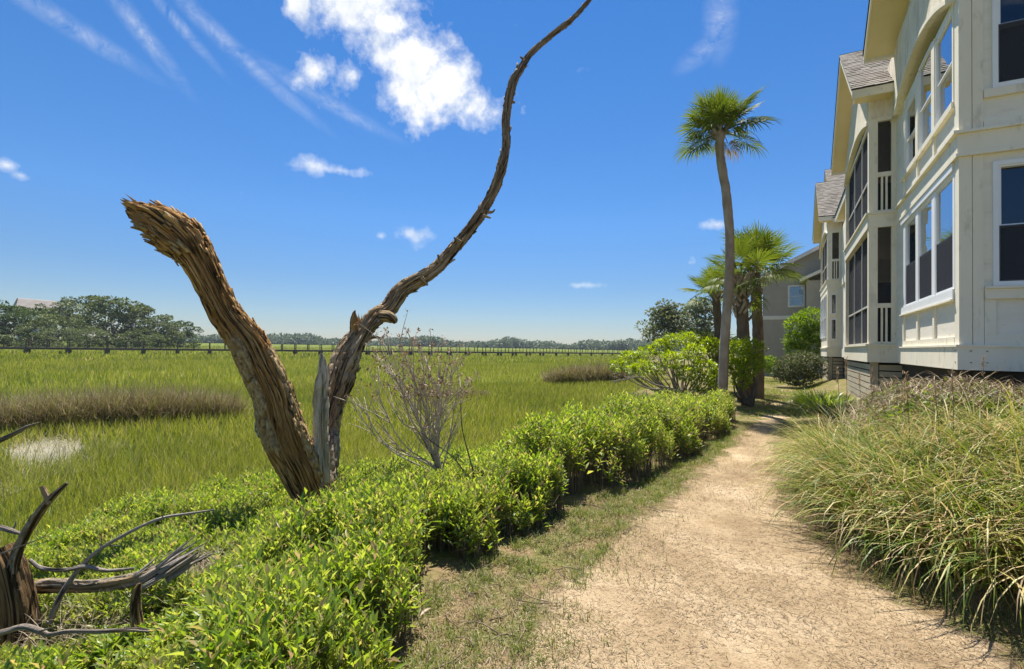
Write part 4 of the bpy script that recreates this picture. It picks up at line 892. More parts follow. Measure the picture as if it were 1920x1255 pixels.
wood('split_spike', m_pale, SPK, dt, 190, 80, bark_disp(.05, 15., fib=.8), d=6.45); splinters(at(603, 690, 6.45), (.02, 0, 1), .05, 7, .2, m_pale, dt, spread=.2, wd=.018); splinters(at(607, 715, 6.42), (.05, 0, 1), .09, 6, .14, m_pale, dt, spread=.2, wd=.02)
SP2 = [(668, 640, 26), (666, 618, 24), (664, 600, 18), (664, 588, 8), (666, 582, 2)]
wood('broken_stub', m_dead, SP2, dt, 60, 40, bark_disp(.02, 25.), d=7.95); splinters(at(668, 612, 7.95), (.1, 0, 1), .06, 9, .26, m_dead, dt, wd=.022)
wood('knob', m_limb, [(712, 592, 26), (728, 594, 26), (738, 600, 20), (742, 606, 8)], dt, 40, 36, bark_disp(.012, 33.), d=8.22)
wood('twig', m_limb, [(680, 640, 14), (700, 632, 9), (714, 634, 5), (722, 626, 1.5)], dt, 20, 12, bark_disp(.004, 3.), d=8.0)
for (x_, y_, dx_, dy_, dd_) in ((790, 521, 10, 12, 8.6), (862, 455, -9, -8, 9.0), (930, 340, 10, 6, 9.75), (951, 262, -8, -9, 10.1), (955, 190, 9, 2, 10.4), (984, 114, -7, -6, 10.8), (826, 492, -4, -12, 8.8)):
    wood('snapped_stub', m_limb, [(x_, y_, 11), (x_+dx_*.6, y_+dy_*.6, 8), (x_+dx_*1.2, y_+dy_*1.2, 4)], dt, 16, 14, bark_disp(.012, x_*.1), d=dd_)
wood('twig', m_limb, [(908, 398, 10), (922, 398, 6), (928, 393, 3)], dt, 14, 10, bark_disp(.004, 8.), d=9.40); wood('twig', m_limb, [(905, 404, 8), (920, 409, 4)], dt, 10, 10, None, d=7.5)

TK[0] = .8
# ================================================================== DRIFTWOOD AT THE LOWER LEFT
def dead_piece(name, label, cat, m, L, d, nr=60, ns=20, amp=.006, seed=1., lean=0., twigs=(), group=None, part='stem', bark=None):
    P, R = pxs(L, d, lean); root = thing(name, P[0], label, cat, group)
    wood(part, m, L, root, nr, ns, bark_disp(amp, seed, barkf=bark), bark, d=d, lean=lean)
    for tw in twigs: wood('twig', m, tw[0], root, 24, 8, bark_disp(.002, seed+2), d=tw[1])
    return root
one = lambda A, Ls: np.clip(.6+.5*np.sin(A*2+Ls*3), 0, 1)
m_stump = woodmat('stump_wood', (0.04, 0.022, 0.01), (0.17, 0.10, 0.045), (0.38, 0.25, 0.12), ((0.05, 0.04, 0.03), (0.15, 0.12, 0.085), (0.3, 0.25, 0.18)))
TK[0] = .95
st = dead_piece('tree_stump', 'weathered brown stump with an upright broken fork, cut by the photo edge', 'stump', m_stump, [(20, 1260, 120), (22, 1190, 92), (22, 1140, 76), (16, 1100, 70), (8, 1062, 62), (-6, 1030, 50)], 3.431, 120, 60, .022, 40., part='stump_body')
TK[0] = .68
wood('fork', m_limb, [(22, 1110, 30), (28, 1050, 26), (44, 1010, 22), (62, 978, 21), (82, 950, 18), (104, 926, 13), (126, 906, 6)], st, 120, 36, bark_disp(.011, 44., barkf=one), one, d=3.409)
wood('fork_stub', m_limb, [(92, 945, 13), (84, 925, 13), (78, 912, 12)], st, 30, 20, bark_disp(.006, 47.), d=3.397)
dead_piece('fallen_log', 'thick fallen log with a splintered end lying in the shrubs beside the stump', 'log', m_limb, [(40, 1104, 26), (100, 1098, 32), (160, 1100, 28), (215, 1094, 30), (262, 1084, 34), (310, 1068, 34), (345, 1052, 26), (360, 1044, 14)], 3.603, 160, 48, .016, 60., .2, bark=one)
lg = [o for o in COL.objects if o.name == 'fallen_log'][0]; e0, e1 = at(330, 1058, 3.68), at(374, 1030, 3.75); splinters(e0, e1-e0, .075, 18, .24, m_grey, lg, wd=.014, spread=.5); splinters(at(290, 1074, 3.65), e1-e0, .09, 10, .2, m_grey, lg, wd=.012, spread=.5)
dead_piece('dead_branch', 'thin crooked branch lying along the top of the fallen log', 'branch', m_grey, [(55, 1050, 8), (80, 1066, 12), (125, 1068, 10), (160, 1062, 12), (200, 1070, 9), (250, 1066, 7)], 3.546, 70, 20, .005, 70.)
dead_piece('dead_branch', 'long bare branch arching up from the log towards the dead tree', 'branch', m_grey, [(92, 1170, 16), (108, 1130, 15), (128, 1095, 14), (155, 1060, 13), (188, 1030, 12), (225, 1008, 10), (270, 985, 8.5), (310, 970, 7.5), (355, 963, 6), (402, 956, 4.003)], 3.489, 130, 20, .004, 74., .25,
           twigs=(([(188, 1030, 4), (190, 1018, 4), (190, 1008, 2)], 4.686), ([(205, 1022, 5), (218, 1024, 3), (226, 1022, 1.5)], 4.640), ([(304, 972, 4), (306, 966, 3)], 3.603)))
dead_piece('dead_branch', 'knobbly grey branch lying level across the bottom of the shrubs', 'branch', m_grey, [(-30, 1196, 18), (10, 1184, 15), (45, 1176, 16), (75, 1184, 16), (92, 1190, 12), (130, 1184, 11), (190, 1184, 11), (250, 1181, 12), (290, 1183, 12), (318, 1176, 8), (345, 1173, 4)], 3.145, 120, 24, .004, 78.,
           twigs=(([(240, 1186, 7), (262, 1202, 6), (285, 1214, 5), (300, 1232, 4), (306, 1243, 2)], 4.107), ([(262, 1203, 5), (220, 1206, 4), (180, 1222, 3)], 4.107), ([(75, 1184, 6), (95, 1178, 5), (110, 1172, 3)], 3.133)))
dead_piece('dead_branch', 'broken pale branch end reaching in over the marsh grass', 'branch', m_grey, [(-170, 1090, 22), (-160, 980, 20), (-130, 895, 18), (-80, 858, 16), (-40, 842, 15), (0, 826, 14), (30, 812, 12), (52, 800, 9), (72, 793, 3)], 3.889, 60, 20, .005, 82.)
dead_piece('dead_branch', 'short forked grey branch behind the stump fork', 'branch', m_grey, [(-40, 985, 14), (0, 990, 13), (20, 996, 12), (40, 1002, 7)], 3.546, 40, 20, .005, 86., twigs=(([(20, 996, 8), (28, 986, 5), (30, 976, 2)], 4.716),))
dead_piece('dead_branch', 'fine straight twig slanting past the stump fork', 'branch', m_grey, [(-10, 1043, 4), (40, 1024, 3.660), (85, 1006, 2)], 3.088, 30, 8, .001, 90.)
dead_piece('broken_post', 'small broken grey stub standing among the shrubs below the log', 'stub', m_limb, [(258, 1180, 30), (254, 1140, 26), (256, 1112, 20), (262, 1094, 6)], 3.317, 50, 28, .013, 93.)

TK[0] = 1.0
# ================================================================== BARE TWIGGY SHRUB
m_seed = leafmat('brown_seed_heads', [(0, (0.12, 0.07, 0.04)), (0.5, (0.24, 0.15, 0.09)), (1, (0.38, 0.27, 0.17))], .2, 1.2)
m_twigtan = surf('tan_twig', [(0.3, (0.34, 0.27, 0.20)), (0.7, (0.56, 0.47, 0.37))], 12, .9)
B_ = gnd(852, 940, -.2); d_ = 5.6; B_ = at(852, 945, d_)
bs = thing('bare_shrub', B_, 'leafless twiggy shrub with brown seed heads right of the dead tree', 'shrub')
stem_pts = [at(852, 950, d_), at(838, 915, d_), at(822, 880, d_), at(806, 845, d_), at(788, 815, d_)]
parts = []
def twig(P, R, nr=12, ns=6):
    V, Q, _ = tube(P, R, nr, ns, lambda A, L_, r_: .15*r_*vnoise(np.stack([A, L_*30, 0*A], 1))); return V, Q, _
V, Q, uv = twig(stem_pts, [.028, .022, .018, .015, .011], 30, 10); npmesh('stem', V, Q, m_grey, bs, True, uv*[.3, 1], {'bark': np.ones(len(V))})
rs = random.Random(4); tips = []
TIPS = [(690, 690), (676, 720), (700, 660), (718, 640), (735, 655), (748, 632), (760, 665), (775, 640), (790, 650), (800, 668), (812, 645), (822, 668), (835, 690), (848, 682), (862, 700), (874, 712), (842, 722), (870, 745), (855, 740), (828, 712), (668, 745), (660, 762), (705, 700), (730, 690), (770, 690), (782, 706), (845, 668), (752, 650), (722, 672), (806, 690)]
for i, (tx, ty) in enumerate(TIPS):
    k = rs.uniform(.25, 1); j = k*4; a = int(min(3, j)); u = j-a; st_ = stem_pts[a]*(1-u)+stem_pts[a+1]*u; tp = at(tx, ty, d_+rs.uniform(-.45, .45))
    mid = st_*.5+tp*.5+np.array([rs.uniform(-.12, .12), rs.uniform(-.12, .12), rs.uniform(-.16, .0)])
    V, Q, uv = twig([st_, st_*.75+mid*.25+[0, 0, .02], mid, tp], [.011, .009, .007, .0035], 18, 6)
    npmesh('branch', V, Q, m_twigtan, bs, True, uv*[.1, 1], {'bark': np.full(len(V), .3)}); C = spline([st_, mid, tp], 30)
    sub = []
    for q in range(11):
        p0 = C[rs.randint(8, 28)]; dr = (tp-mid)/np.linalg.norm(tp-mid)+np.array([rs.uniform(-1, 1), rs.uniform(-1, 1), rs.uniform(-.2, .7)]); L = rs.uniform(.07, .24)
        p1 = p0+dr*L*.5+[0, 0, rs.uniform(0, .02)]; p2 = p0+dr*L; V, Q, uv = twig([p0, p1, p2], [.0058, .0045, .0028], 7, 4); sub.append((V, Q)); tips.append(p2)
    V, Q = join(sub); o = npmesh('twigs', V, Q, m_twigtan, bs, True, np.zeros((len(V), 2)), {'bark': np.full(len(V), .2)}); o['kind'] = 'stuff'
    tips.append(tp)
tips = np.array(tips); tips = tips[tips[:, 2] > 1.05]; tips = np.repeat(tips, 8, 0); m = len(tips)
V, Fc = leaves(tips+RNG.normal(0, .016, (m, 3)), RNG.normal(0, 1, (m, 3))+[0, 0, .5], RNG.uniform(.016, .042, m), np.full(m, .6), RNG.uniform(-1, 1, m))
o = npmesh('seed_heads', V, Fc, m_seed, bs); o['kind'] = 'stuff'
# a second leafless stem at its side
V, Q, uv = twig([at(892, 900, 5.5), at(878, 850, 5.5), at(866, 800, 5.5), at(864, 750, 5.5)], [.009, .008, .006, .004], 20, 6); npmesh('stem', V, Q, m_grey, bs, True, uv*[.1, 1], {'bark': np.full(len(V), .8)})
V, Q, uv = twig([at(880, 900, 5.3), at(850, 858, 5.3), at(812, 830, 5.3), at(790, 812, 5.3)], [.008, .007, .006, .004], 20, 6); npmesh('stem', V, Q, m_grey, bs, True, uv*[.1, 1], {'bark': np.full(len(V), .8)})

# ================================================================== LOW LEAFY SHRUBS
SHR = [(0, (0.07, 0.14, 0.012)), (0.3, (0.165, 0.26, 0.02)), (0.6, (0.28, 0.365, 0.035)), (0.85, (0.40, 0.46, 0.075)), (0.91, (0.45, 0.40, 0.10)), (0.95, (0.36, 0.25, 0.12)), (1, (0.22, 0.15, 0.08))]
m_shrub = leafmat('low_shrub_leaf', SHR, .48, 1.6, .45, .03, patch=.5, pscale=1.1, pcol=(.27, .27, .06))
m_stemb = surf('thin_brown_stems', [(0.3, (0.10, 0.075, 0.045)), (0.7, (0.20, 0.155, 0.09))], 8, .9)
BY = [-1, 1.7, 2.3, 3.4, 4.7, 5.8, 7.7, 8.6, 9.4, 12.9]; BX = [-7.2, -7.0, -7.4, -8.0, -8.1, -7.4, -5.9, -4.6, -3.7, -2.4]
def shrub_h(x, y):
    s_ = xf(y)-x; hedge = np.interp(y, [1.5, 2.6, 3.6, 5, 7, 9, 12, 13.2], [.40, .42, .46, .60, .72, .74, .60, .42]); low = np.interp(y, [0, 3, 6, 9, 13], [.34, .30, .36, .45, .5])
    w = sstep(.9, 2.2, s_); h = hedge*(1-w)+low*w; n = fbm(np.stack([x*1.5, y*1.5, 0*x+7], 1), 3)
    return h*(1+.16*n+(.30*vnoise(np.stack([x*2.6, y*2.6, 0*x+2], 1))+.26*vnoise(np.stack([x*6, y*6, 0*x+22], 1)))*(.4+.6*w))*np.sqrt(np.clip((s_+.12)/.30, 0, 1))*sstep(-.2, .6, x-np.interp(y, BY, BX))
nS = 42000
y = RNG.uniform(0.2, 13.1, nS*3); x = RNG.uniform(-8.3, -.6, nS*3)
ok = (x < xf(y)-.02+.14*vnoise(np.stack([x*3, y*3, 0*x], 1))) & (x > np.interp(y, BY, BX)) & ~((np.hypot(x-dt.location.x, y-dt.location.y) < .3))
dd = np.hypot(x, y); keep = RNG.random(len(x)) < np.clip(1.25-dd*.055, .55, 1)*sstep(-.55, .05, vnoise(np.stack([x*4.2, y*4.2, 0*x+40], 1))); ok &= keep
# clear the fallen wood so that it shows
def near_line(x, y, pts, r_):
    d = np.full(len(x), 9.)
    for (a, b) in zip(pts[:-1], pts[1:]):
        ab = b-a; t = np.clip(((x-a[0])*ab[0]+(y-a[1])*ab[1])/(ab@ab), 0, 1); d = np.minimum(d, np.hypot(x-a[0]-t*ab[0], y-a[1]-t*ab[1]))
    return d < r_
logl = [at(20, 1130, 3.3)[:2], at(160, 1100, 3.4)[:2], at(330, 1080, 3.6)[:2]]
x, y = x[ok][:nS], y[ok][:nS]; m = len(x); G = ground(x, y); Ht = shrub_h(x, y)*(.72+.42*RNG.random(m))
cl = near_line(x, y, logl, .42) | (np.hypot(x-at(20, 1150, 3.4)[0], y-at(20, 1150, 3.4)[1]) < .5); Ht = np.where(cl, np.minimum(Ht, .10+.16*RNG.random(m)), Ht); dcam = np.hypot(x, y); angc = np.arctan2(x, y)+TH; bz_ = (angc < -.53) & (dcam < 4.0); Ht = np.where(bz_, Ht*np.where(dcam < 3.4, .30, .55), Ht); Ht = np.where((np.abs(angc+.39) < .12) & (dcam < 6.6) & (dcam > 4.6), Ht*.72, Ht); Ht = np.where(np.hypot(x-bs.location.x-.25, y-bs.location.y+.35) < .55, Ht*.45, Ht)
qq = np.stack([x, y, G+Ht], 1)-EYE; dq = qq@cf; pxx = 960+F*(qq@cr)/dq; pyy = 627.5-F*(qq@cu)/dq; Ht = np.where((pxx < 365) & (pyy > 1050) & (pyy < 1215) & (dq < 3.5), np.minimum(Ht, .07), Ht); Ht = np.maximum(Ht, .06)
frontness = sstep(.55, .0, xf(y)-x)
print('shrub stems', m)
top = np.stack([x, y, G+Ht], 1); lean = np.stack([RNG.normal(0, .22, m)+frontness*.25, RNG.normal(0, .22, m), np.ones(m)], 1); lean /= np.linalg.norm(lean, axis=1)[:, None]
big_ = RNG.choice([.7, 1., 1., 1.35], m); nl = 10; P, D, L, Wd, Sp = [], [], [], [], []
for k in range(nl):
    f_ = (k/(nl-1)); back = (1-f_)*np.minimum(.26, Ht*.75)
    a = k*2.4+RNG.uniform(0, 6.28, m)*(1 if k == 0 else 0)+RNG.normal(0, .35, m)+np.arange(m)*1.7
    up = .32+1.25*f_**1.5+RNG.normal(0, .28, m)
    P.append(top-lean*back[:, None]+RNG.normal(0, .008, (m, 3))); D.append(np.stack([np.cos(a), np.sin(a), up], 1)+lean*.2)
    L.append((.078-.032*f_)*RNG.uniform(.6, 1.4, m)*big_); Wd.append(RNG.uniform(.22, .36, m)); Sp.append(RNG.normal(0, .4, m))
V, Fc = leaves(np.vstack(P), np.vstack(D), np.concatenate(L), np.concatenate(Wd), np.concatenate(Sp))
lsh = npmesh('low_shrubs', V, Fc, m_shrub); tag(lsh, 'bright yellow-green low shrubs with small oval leaves filling the bank beside the path', 'shrubs', kind='stuff')
n = 2600; ca, cb = at(60, 1120, 3.3), at(480, 1060, 4.4); u = RNG.random(n); P = ca[None]*(1-u[:, None])+cb[None]*u[:, None]+RNG.normal(0, .22, (n, 3)); P[:, 2] = ground(P[:, 0], P[:, 1])+.02; a = RNG.uniform(0, 6.28, n)
V, Fc = blades(P, np.stack([np.cos(a), np.sin(a), RNG.uniform(.3, 2.5, n)], 1), RNG.uniform(.15, .42, n), RNG.uniform(.003, .006, n), RNG.uniform(.2, 2.6, n), 5, .4)
tag(npmesh('dry_stems', V, Fc, leafmat('dry_stem', [(0, (0.12, 0.085, 0.05)), (.6, (0.30, 0.23, 0.14)), (1, (0.50, 0.42, 0.28))], .1, 1.0)), 'tangle of dry straw-coloured stems around the fallen log', 'stems', kind='stuff')
n = 2600; k = RNG.integers(0, m, n); P = top[k]+np.array([0, 0, -.12])+RNG.normal(0, .03, (n, 3)); a = RNG.uniform(0, 6.28, n)
V, Fc = blades(P, np.stack([.5*np.cos(a), .5*np.sin(a), np.ones(n)], 1), RNG.uniform(.10, .30, n), RNG.uniform(.0025, .0045, n), RNG.uniform(-.3, 1.2, n), 4, .3)
tag(npmesh('dry_shrub_stalks', V, Fc, leafmat('dry_stalk', [(0, (0.16, 0.11, 0.06)), (.6, (0.36, 0.28, 0.17)), (1, (0.55, 0.46, 0.3))], .1, 1.0)), 'thin tan stalks poking up out of the low shrubs', 'stalks', kind='stuff')
# thin bare stems, showing at the path side
sel = RNG.random(m) < np.where(frontness > .05, .9, .25); sx = top[sel]; k = len(sx); base = np.stack([x[sel]+RNG.normal(0, .03, k), y[sel]+RNG.normal(0, .03, k), G[sel]-.02], 1)
V, Fc = blades(base, sx-base+RNG.normal(0, .03, (k, 3)), np.linalg.norm(sx-base, axis=1)*.95, RNG.uniform(.005, .009, k), np.zeros(k), 3, .1)
o = npmesh('shrub_stems', V, Fc, m_stemb); tag(o, 'thin brown stems under the low shrubs', 'stems', kind='stuff')

# ================================================================== GRASSES OF THE PATH
m_turf = leafmat('turf_blade', [(0, (0.084, 0.126, 0.020)), (0.45, (0.156, 0.186, 0.033)), (0.7, (0.324, 0.264, 0.110)), (1, (0.456, 0.360, 0.176))], .35, 1.4)
n = 110000; y = RNG.uniform(1.4, 12.5, n)**1.0; x = RNG.uniform(-2.6, 1.6, n)
e_ = np.minimum(x-np.interp(y, [1, 2.2, 3.2, 4.2, 6.2, 9.5, 12.7], [-.95, -1.0, -1.15, -1.2, -1.15, -.95, -.75]), xr(y)-x)
dens = np.where(e_ < 0, .95, .85*np.exp(-e_/.20))*(fbm(np.stack([x*2.2, y*2.2, 0*x+4], 1), 3) > np.where(e_ < 0, -.5, -.1)); ok = (RNG.random(n) < dens) & (x > xf(y)-.1); x, y = x[ok], y[ok]; m = len(x)
V, Fc = blades(np.stack([x, y, ground(x, y)], 1), np.stack([RNG.normal(0, .55, m), RNG.normal(0, .55, m), np.ones(m)], 1), RNG.uniform(.02, .085, m), RNG.uniform(.003, .006, m), RNG.uniform(0, 1.6, m), 2, .1)
tag(npmesh('path_edge_grass', V, Fc, m_turf), 'sparse short grass along the edge of the sandy path', 'grass', kind='stuff')
tc_ = []
for k in range(420):
    y_ = random.uniform(1.8, 11); e1, e2 = float(xf(y_)), float(np.interp(y_, [1, 2.2, 3.2, 4.2, 6.2, 9.5, 12.7], [-.85, -.95, -1.2, -1.25, -1.1, -.85, -.7])); tc_.append((e1+(e2-e1)*random.random()**1.2, y_))
tc_ = np.array(tc_); nb_ = 34; c_ = np.repeat(tc_, nb_, 0); m = len(c_); x, y = c_[:, 0]+RNG.normal(0, .035, m), c_[:, 1]+RNG.normal(0, .035, m); sc_ = np.repeat(RNG.uniform(.5, 1.3, len(tc_)), nb_)
V, Fc = blades(np.stack([x, y, ground(x, y)], 1), np.stack([RNG.normal(0, .5, m), RNG.normal(0, .5, m), np.ones(m)], 1), sc_*RNG.uniform(.03, .10, m), RNG.uniform(.003, .006, m), RNG.uniform(0, 1.6, m), 3, .1)
tag(npmesh('verge_tufts', V, Fc, leafmat('tuft_blade', [(0, (0.08, 0.14, 0.014)), (0.6, (0.17, 0.24, 0.025)), (0.85, (0.30, 0.28, 0.08)), (1, (0.42, 0.33, 0.16))], .4, 1.4)), 'small green grass tufts in the verge along the hedge', 'grass', kind='stuff')
n = 26000; y = RNG.uniform(13.2, 33, n); x = RNG.uniform(-2.6, 1.6, n); ok = (vnoise(np.stack([x*.7, y*.8, 0*x], 1))+.3*RNG.normal(0, 1, n) > -.15) & (x > xf(y)) ; x, y = x[ok], y[ok]; m = len(x)
V, Fc = blades(np.stack([x, y, ground(x, y)], 1), np.stack([RNG.normal(0, .4, m), RNG.normal(0, .4, m), np.ones(m)], 1), RNG.uniform(.04, .10, m), RNG.uniform(.008, .018, m), RNG.uniform(0, 1, m), 2)
m_lawn = leafmat('lawn_blade', [(0, (0.104, 0.169, 0.014)), (.7, (0.169, 0.234, 0.020)), (1, (0.312, 0.273, 0.070))], .4, 1.5)
tag(npmesh('lawn_grass', V, Fc, m_lawn), 'green grass growing over the far part of the path under the palms', 'grass', kind='stuff')
# straw and chips scattered on the sand
m_straw = leafmat('straw_litter', [(0, (0.11, 0.07, 0.03)), (0.5, (0.22, 0.15, 0.075)), (0.85, (0.36, 0.26, 0.145)), (1, (0.48, 0.38, 0.24))], .1, 1.1)
n = 95000; y = 1.6+(RNG.random(n)**1.5)*10; x = RNG.uniform(-2.3, 1.5, n); ok = (x > xf(y)-.1) & (x < xr(y)+.5) & (fbm(np.stack([x*1.7, y*1.7, 0*x+9], 1), 3)+RNG.normal(0, .5, n) > -.4); x, y = x[ok], y[ok]; m = len(x)
a = RNG.uniform(0, 6.28, m); V, Fc = blades(np.stack([x, y, ground(x, y)+.009], 1), np.stack([np.cos(a), np.sin(a), RNG.uniform(0, .3, m)], 1), RNG.uniform(.012, .065, m), RNG.uniform(.002, .005, m), RNG.uniform(0, .6, m), 2, .5)
tag(npmesh('straw_litter', V, Fc, m_straw), 'dry straw and leaf bits scattered over the path', 'straw', kind='stuff')
m_twig = surf('fallen_twig', [(0.3, (0.14, 0.10, 0.065)), (0.7, (0.28, 0.21, 0.14))], 8, .9)
parts = []
for k in range(60):
    y_ = random.uniform(1.8, 5.5); x_ = float(xf(y_))+random.uniform(.0, .75); a = random.uniform(0, 6.28); L = random.uniform(.08, .3); p0 = np.array([x_, y_, float(ground(np.array([x_]), np.array([y_]))[0])+.012])
    V, Q, _ = tube([p0, p0+[L*.5*math.cos(a), L*.5*math.sin(a), .012], p0+[L*math.cos(a+.3), L*math.sin(a+.3), .004]], [.004, .004, .002], 6, 5 if False else 6); parts.append((V, Q))
V, Q = join(parts); tag(npmesh('twig_litter', V, Q, m_twig, None, True), 'small fallen twigs lying between hedge and path', 'twigs', kind='stuff')

# ================================================================== ORNAMENTAL GRASS
m_orn = leafmat('ornamental_grass_blade', [(0, (0.06, 0.12, 0.010)), (0.3, (0.13, 0.20, 0.016)), (0.55, (0.24, 0.28, 0.03)), (0.68, (0.42, 0.37, 0.11)), (0.84, (0.62, 0.50, 0.25)), (0.94, (0.44, 0.28, 0.13)), (1, (0.22, 0.13, 0.06))], .3, 1.35, patch=.3, pscale=1.1, pcol=(.52, .39, .17))
org = thing('ornamental_grass', (1.3, 6.0, .2), 'big arching clump of green and straw coloured grass beside the path', 'grass clump')
cl = []
rs = random.Random(12)
for k in range(700):
    y_ = rs.uniform(3.6, 9.0); x_ = rs.uniform(.2, 4.2); e_ = x_-float(xr(y_))
    lim = np.interp(x_, [0, .6, 1.2, 2, 4.2], [9, 8.4, 7.6, 6.9, 6.2])
    if e_ > .36 and y_ < lim and y_ > np.interp(x_, [.4, 1.2, 1.8, 4.2], [4.9, 4.35, 4.2, 4.1]) and all((x_-c[0])**2+(y_-c[1])**2 > .055 for c in cl): cl.append((x_, y_))
cl = np.array(cl); print('tussocks', len(cl)); nb = 260; c = np.repeat(cl, nb, 0); m = len(c)
a = RNG.uniform(0, 2*np.pi, m); rr = np.sqrt(RNG.random(m))*.13; x, y = c[:, 0]+rr*np.cos(a), c[:, 1]+rr*np.sin(a); el = RNG.uniform(.85, 1.55, m)
a2 = a+RNG.normal(0, .35, m); D = np.stack([np.cos(el)*np.cos(a2), np.cos(el)*np.sin(a2), np.sin(el)], 1)
Hc = np.repeat(RNG.uniform(.85, 1.15, len(cl))*np.interp(cl[:, 1], [4, 5.5, 6.5, 8], [1.02, 1.0, .92, .84]), nb)*RNG.uniform(.65, 1.2, m)
V, Fc = blades(np.stack([x, y, ground(x, y)], 1), D, Hc, RNG.uniform(.008, .017, m), RNG.uniform(1.0, 3.0, m), 7, .25)
V[:, 2] = np.maximum(V[:, 2], ground(V[:, 0], V[:, 1])+.004)
o = npmesh('blades', V, Fc, m_orn, org); o['kind'] = 'stuff'
m_plume = leafmat('seed_plume', [(0, (0.25, 0.17, 0.09)), (.6, (0.40, 0.28, 0.15)), (1, (0.50, 0.38, 0.22))], .3, 1.3)
STK = [(1640, 790, 690), (1690, 800, 712), (1583, 770, 672), (1722, 860, 765), (1780, 790, 695), (1840, 790, 672), (1836, 900, 760), (1868, 880, 800), (1912, 860, 728), (1822, 850, 770), (1760, 800, 720), (1702, 790, 700), (1610, 800, 700), (1575, 780, 690), (1662, 870, 760), (1750, 900, 780)]
for i, (px, pyb, pyt) in enumerate(STK):
    d_ = 4.6+rs.random()*2.2 if px > 1660 else 6.6+rs.random(); tp = at(px+rs.uniform(-8, 8), pyt, d_); bt = at(px, pyb+60, d_); bt = np.array([bt[0], bt[1], float(ground(bt[:1], bt[1:2])[0])])
    V, Q, uv = tube([bt, bt*.5+tp*.5+[.02, .01, 0], tp], [.004, .0035, .0022], 10, 6); st_ = npmesh('seed_stalk', V, Q, m_stemb, org, True)
    n = 46; f_ = RNG.random(n); ax = (tp-bt)/np.linalg.norm(tp-bt); P = tp-ax*(.24*f_)[:, None]+RNG.normal(0, .006, (n, 3)); V, Fc = leaves(P, ax+RNG.normal(0, .35, (n, 3)), RNG.uniform(.02, .055, n), np.full(n, .22), RNG.uniform(-1, 1, n))
    o = npmesh('plume', V, Fc, m_plume, st_)
# ================================================================== TANGLED GREY VINE BUSH AGAINST THE END WALL
m_vine = surf('grey_vine', [(0.3, (0.14, 0.115, 0.10)), (0.7, (0.30, 0.26, 0.235))], 12, .9)
m_bushleaf = leafmat('bush_leaf', [(0, (0.072, 0.143, 0.010)), (.5, (0.143, 0.234, 0.015)), (1, (0.234, 0.325, 0.025))], .4, 1.5)
vb = thing('vine_bush', (2.6, 7.9, .55), 'bush smothered in tangled grey dead vines below the bay windows', 'bush')
def vtop(x, y):  # top of the bush
    return .45+.83*np.sqrt(np.clip(1-((y-8.05)/1.25)**4, 0, 1))*sstep(.35, 1.4, x)+.10*fbm(np.stack([x*2, y*2, 0*x], 1), 2)
n = 6500; x = RNG.uniform(.7, 5, n); y = RNG.uniform(7.2, 9.1, n); z = np.maximum(vtop(x, y)-np.abs(RNG.normal(0, .10, n)), ground(x, y)+.03)
a = RNG.uniform(0, 6.28, n); V, Fc = blades(np.stack([x, y, z-.03], 1), np.stack([np.cos(a), np.sin(a), RNG.uniform(.2, 1.6, n)], 1), RNG.uniform(.12, .42, n), RNG.uniform(.006, .014, n), RNG.uniform(.5, 3.4, n), 6, .5)
o = npmesh('vines', V, Fc, leafmat('vine_strand', [(0, (0.12, 0.085, 0.045)), (.6, (0.28, 0.21, 0.12)), (1, (0.46, 0.37, 0.24))], .1, 1.0), vb); o['kind'] = 'stuff'
n = 7500; x = RNG.uniform(.6, 5, n); y = RNG.uniform(6.8, 9.15, n); z = vtop(x, y)-np.abs(RNG.normal(0, .22, n))-.05; ok = z > ground(x, y)
hi = (y > 8.3) & (RNG.random(n) < .5) & (x > 1.5); z = np.where(hi, z+.12*RNG.random(n)*sstep(-.2, .6, vnoise(np.stack([x*3, y*3, 0*x], 1))), z)
P = np.stack([x, y, z], 1)[ok]; m = len(P); V, Fc = leaves(P, RNG.normal(0, 1, (m, 3))+[0, 0, .7], RNG.uniform(.04, .085, m), RNG.uniform(.35, .5, m), RNG.normal(0, .6, m)); o = npmesh('foliage', V, Fc, m_bushleaf, vb); o['kind'] = 'stuff'

# ================================================================== PALMS
m_frond = leafmat('palm_frond', [(0, (0.049, 0.088, 0.010)), (.5, (0.106, 0.151, 0.016)), (.9, (0.169, 0.201, 0.028)), (1, (0.253, 0.211, 0.084))], .38, 1.5, .45, .015)
m_frondold = leafmat('dry_palm_frond', [(0, (0.20, 0.15, 0.06)), (1, (0.34, 0.27, 0.12))], .3, 1.3)
m_ptrunk = surf('smooth_palm_trunk', [(0.3, (0.24, 0.185, 0.14)), (0.55, (0.38, 0.305, 0.24)), (0.75, (0.46, 0.38, 0.31))], 5, .9, 24, .5, .02, (1, 1, .45))
m_ptrunk2 = surf('dark_palm_trunk', [(0.3, (0.085, 0.06, 0.042)), (0.7, (0.21, 0.155, 0.11))], 6, .9, 26, .6, .02, (1, 1, .4))
m_boot = surf('palm_boot', [(0.3, (0.20, 0.15, 0.10)), (0.7, (0.46, 0.38, 0.29))], 5, .9, 30, .4)
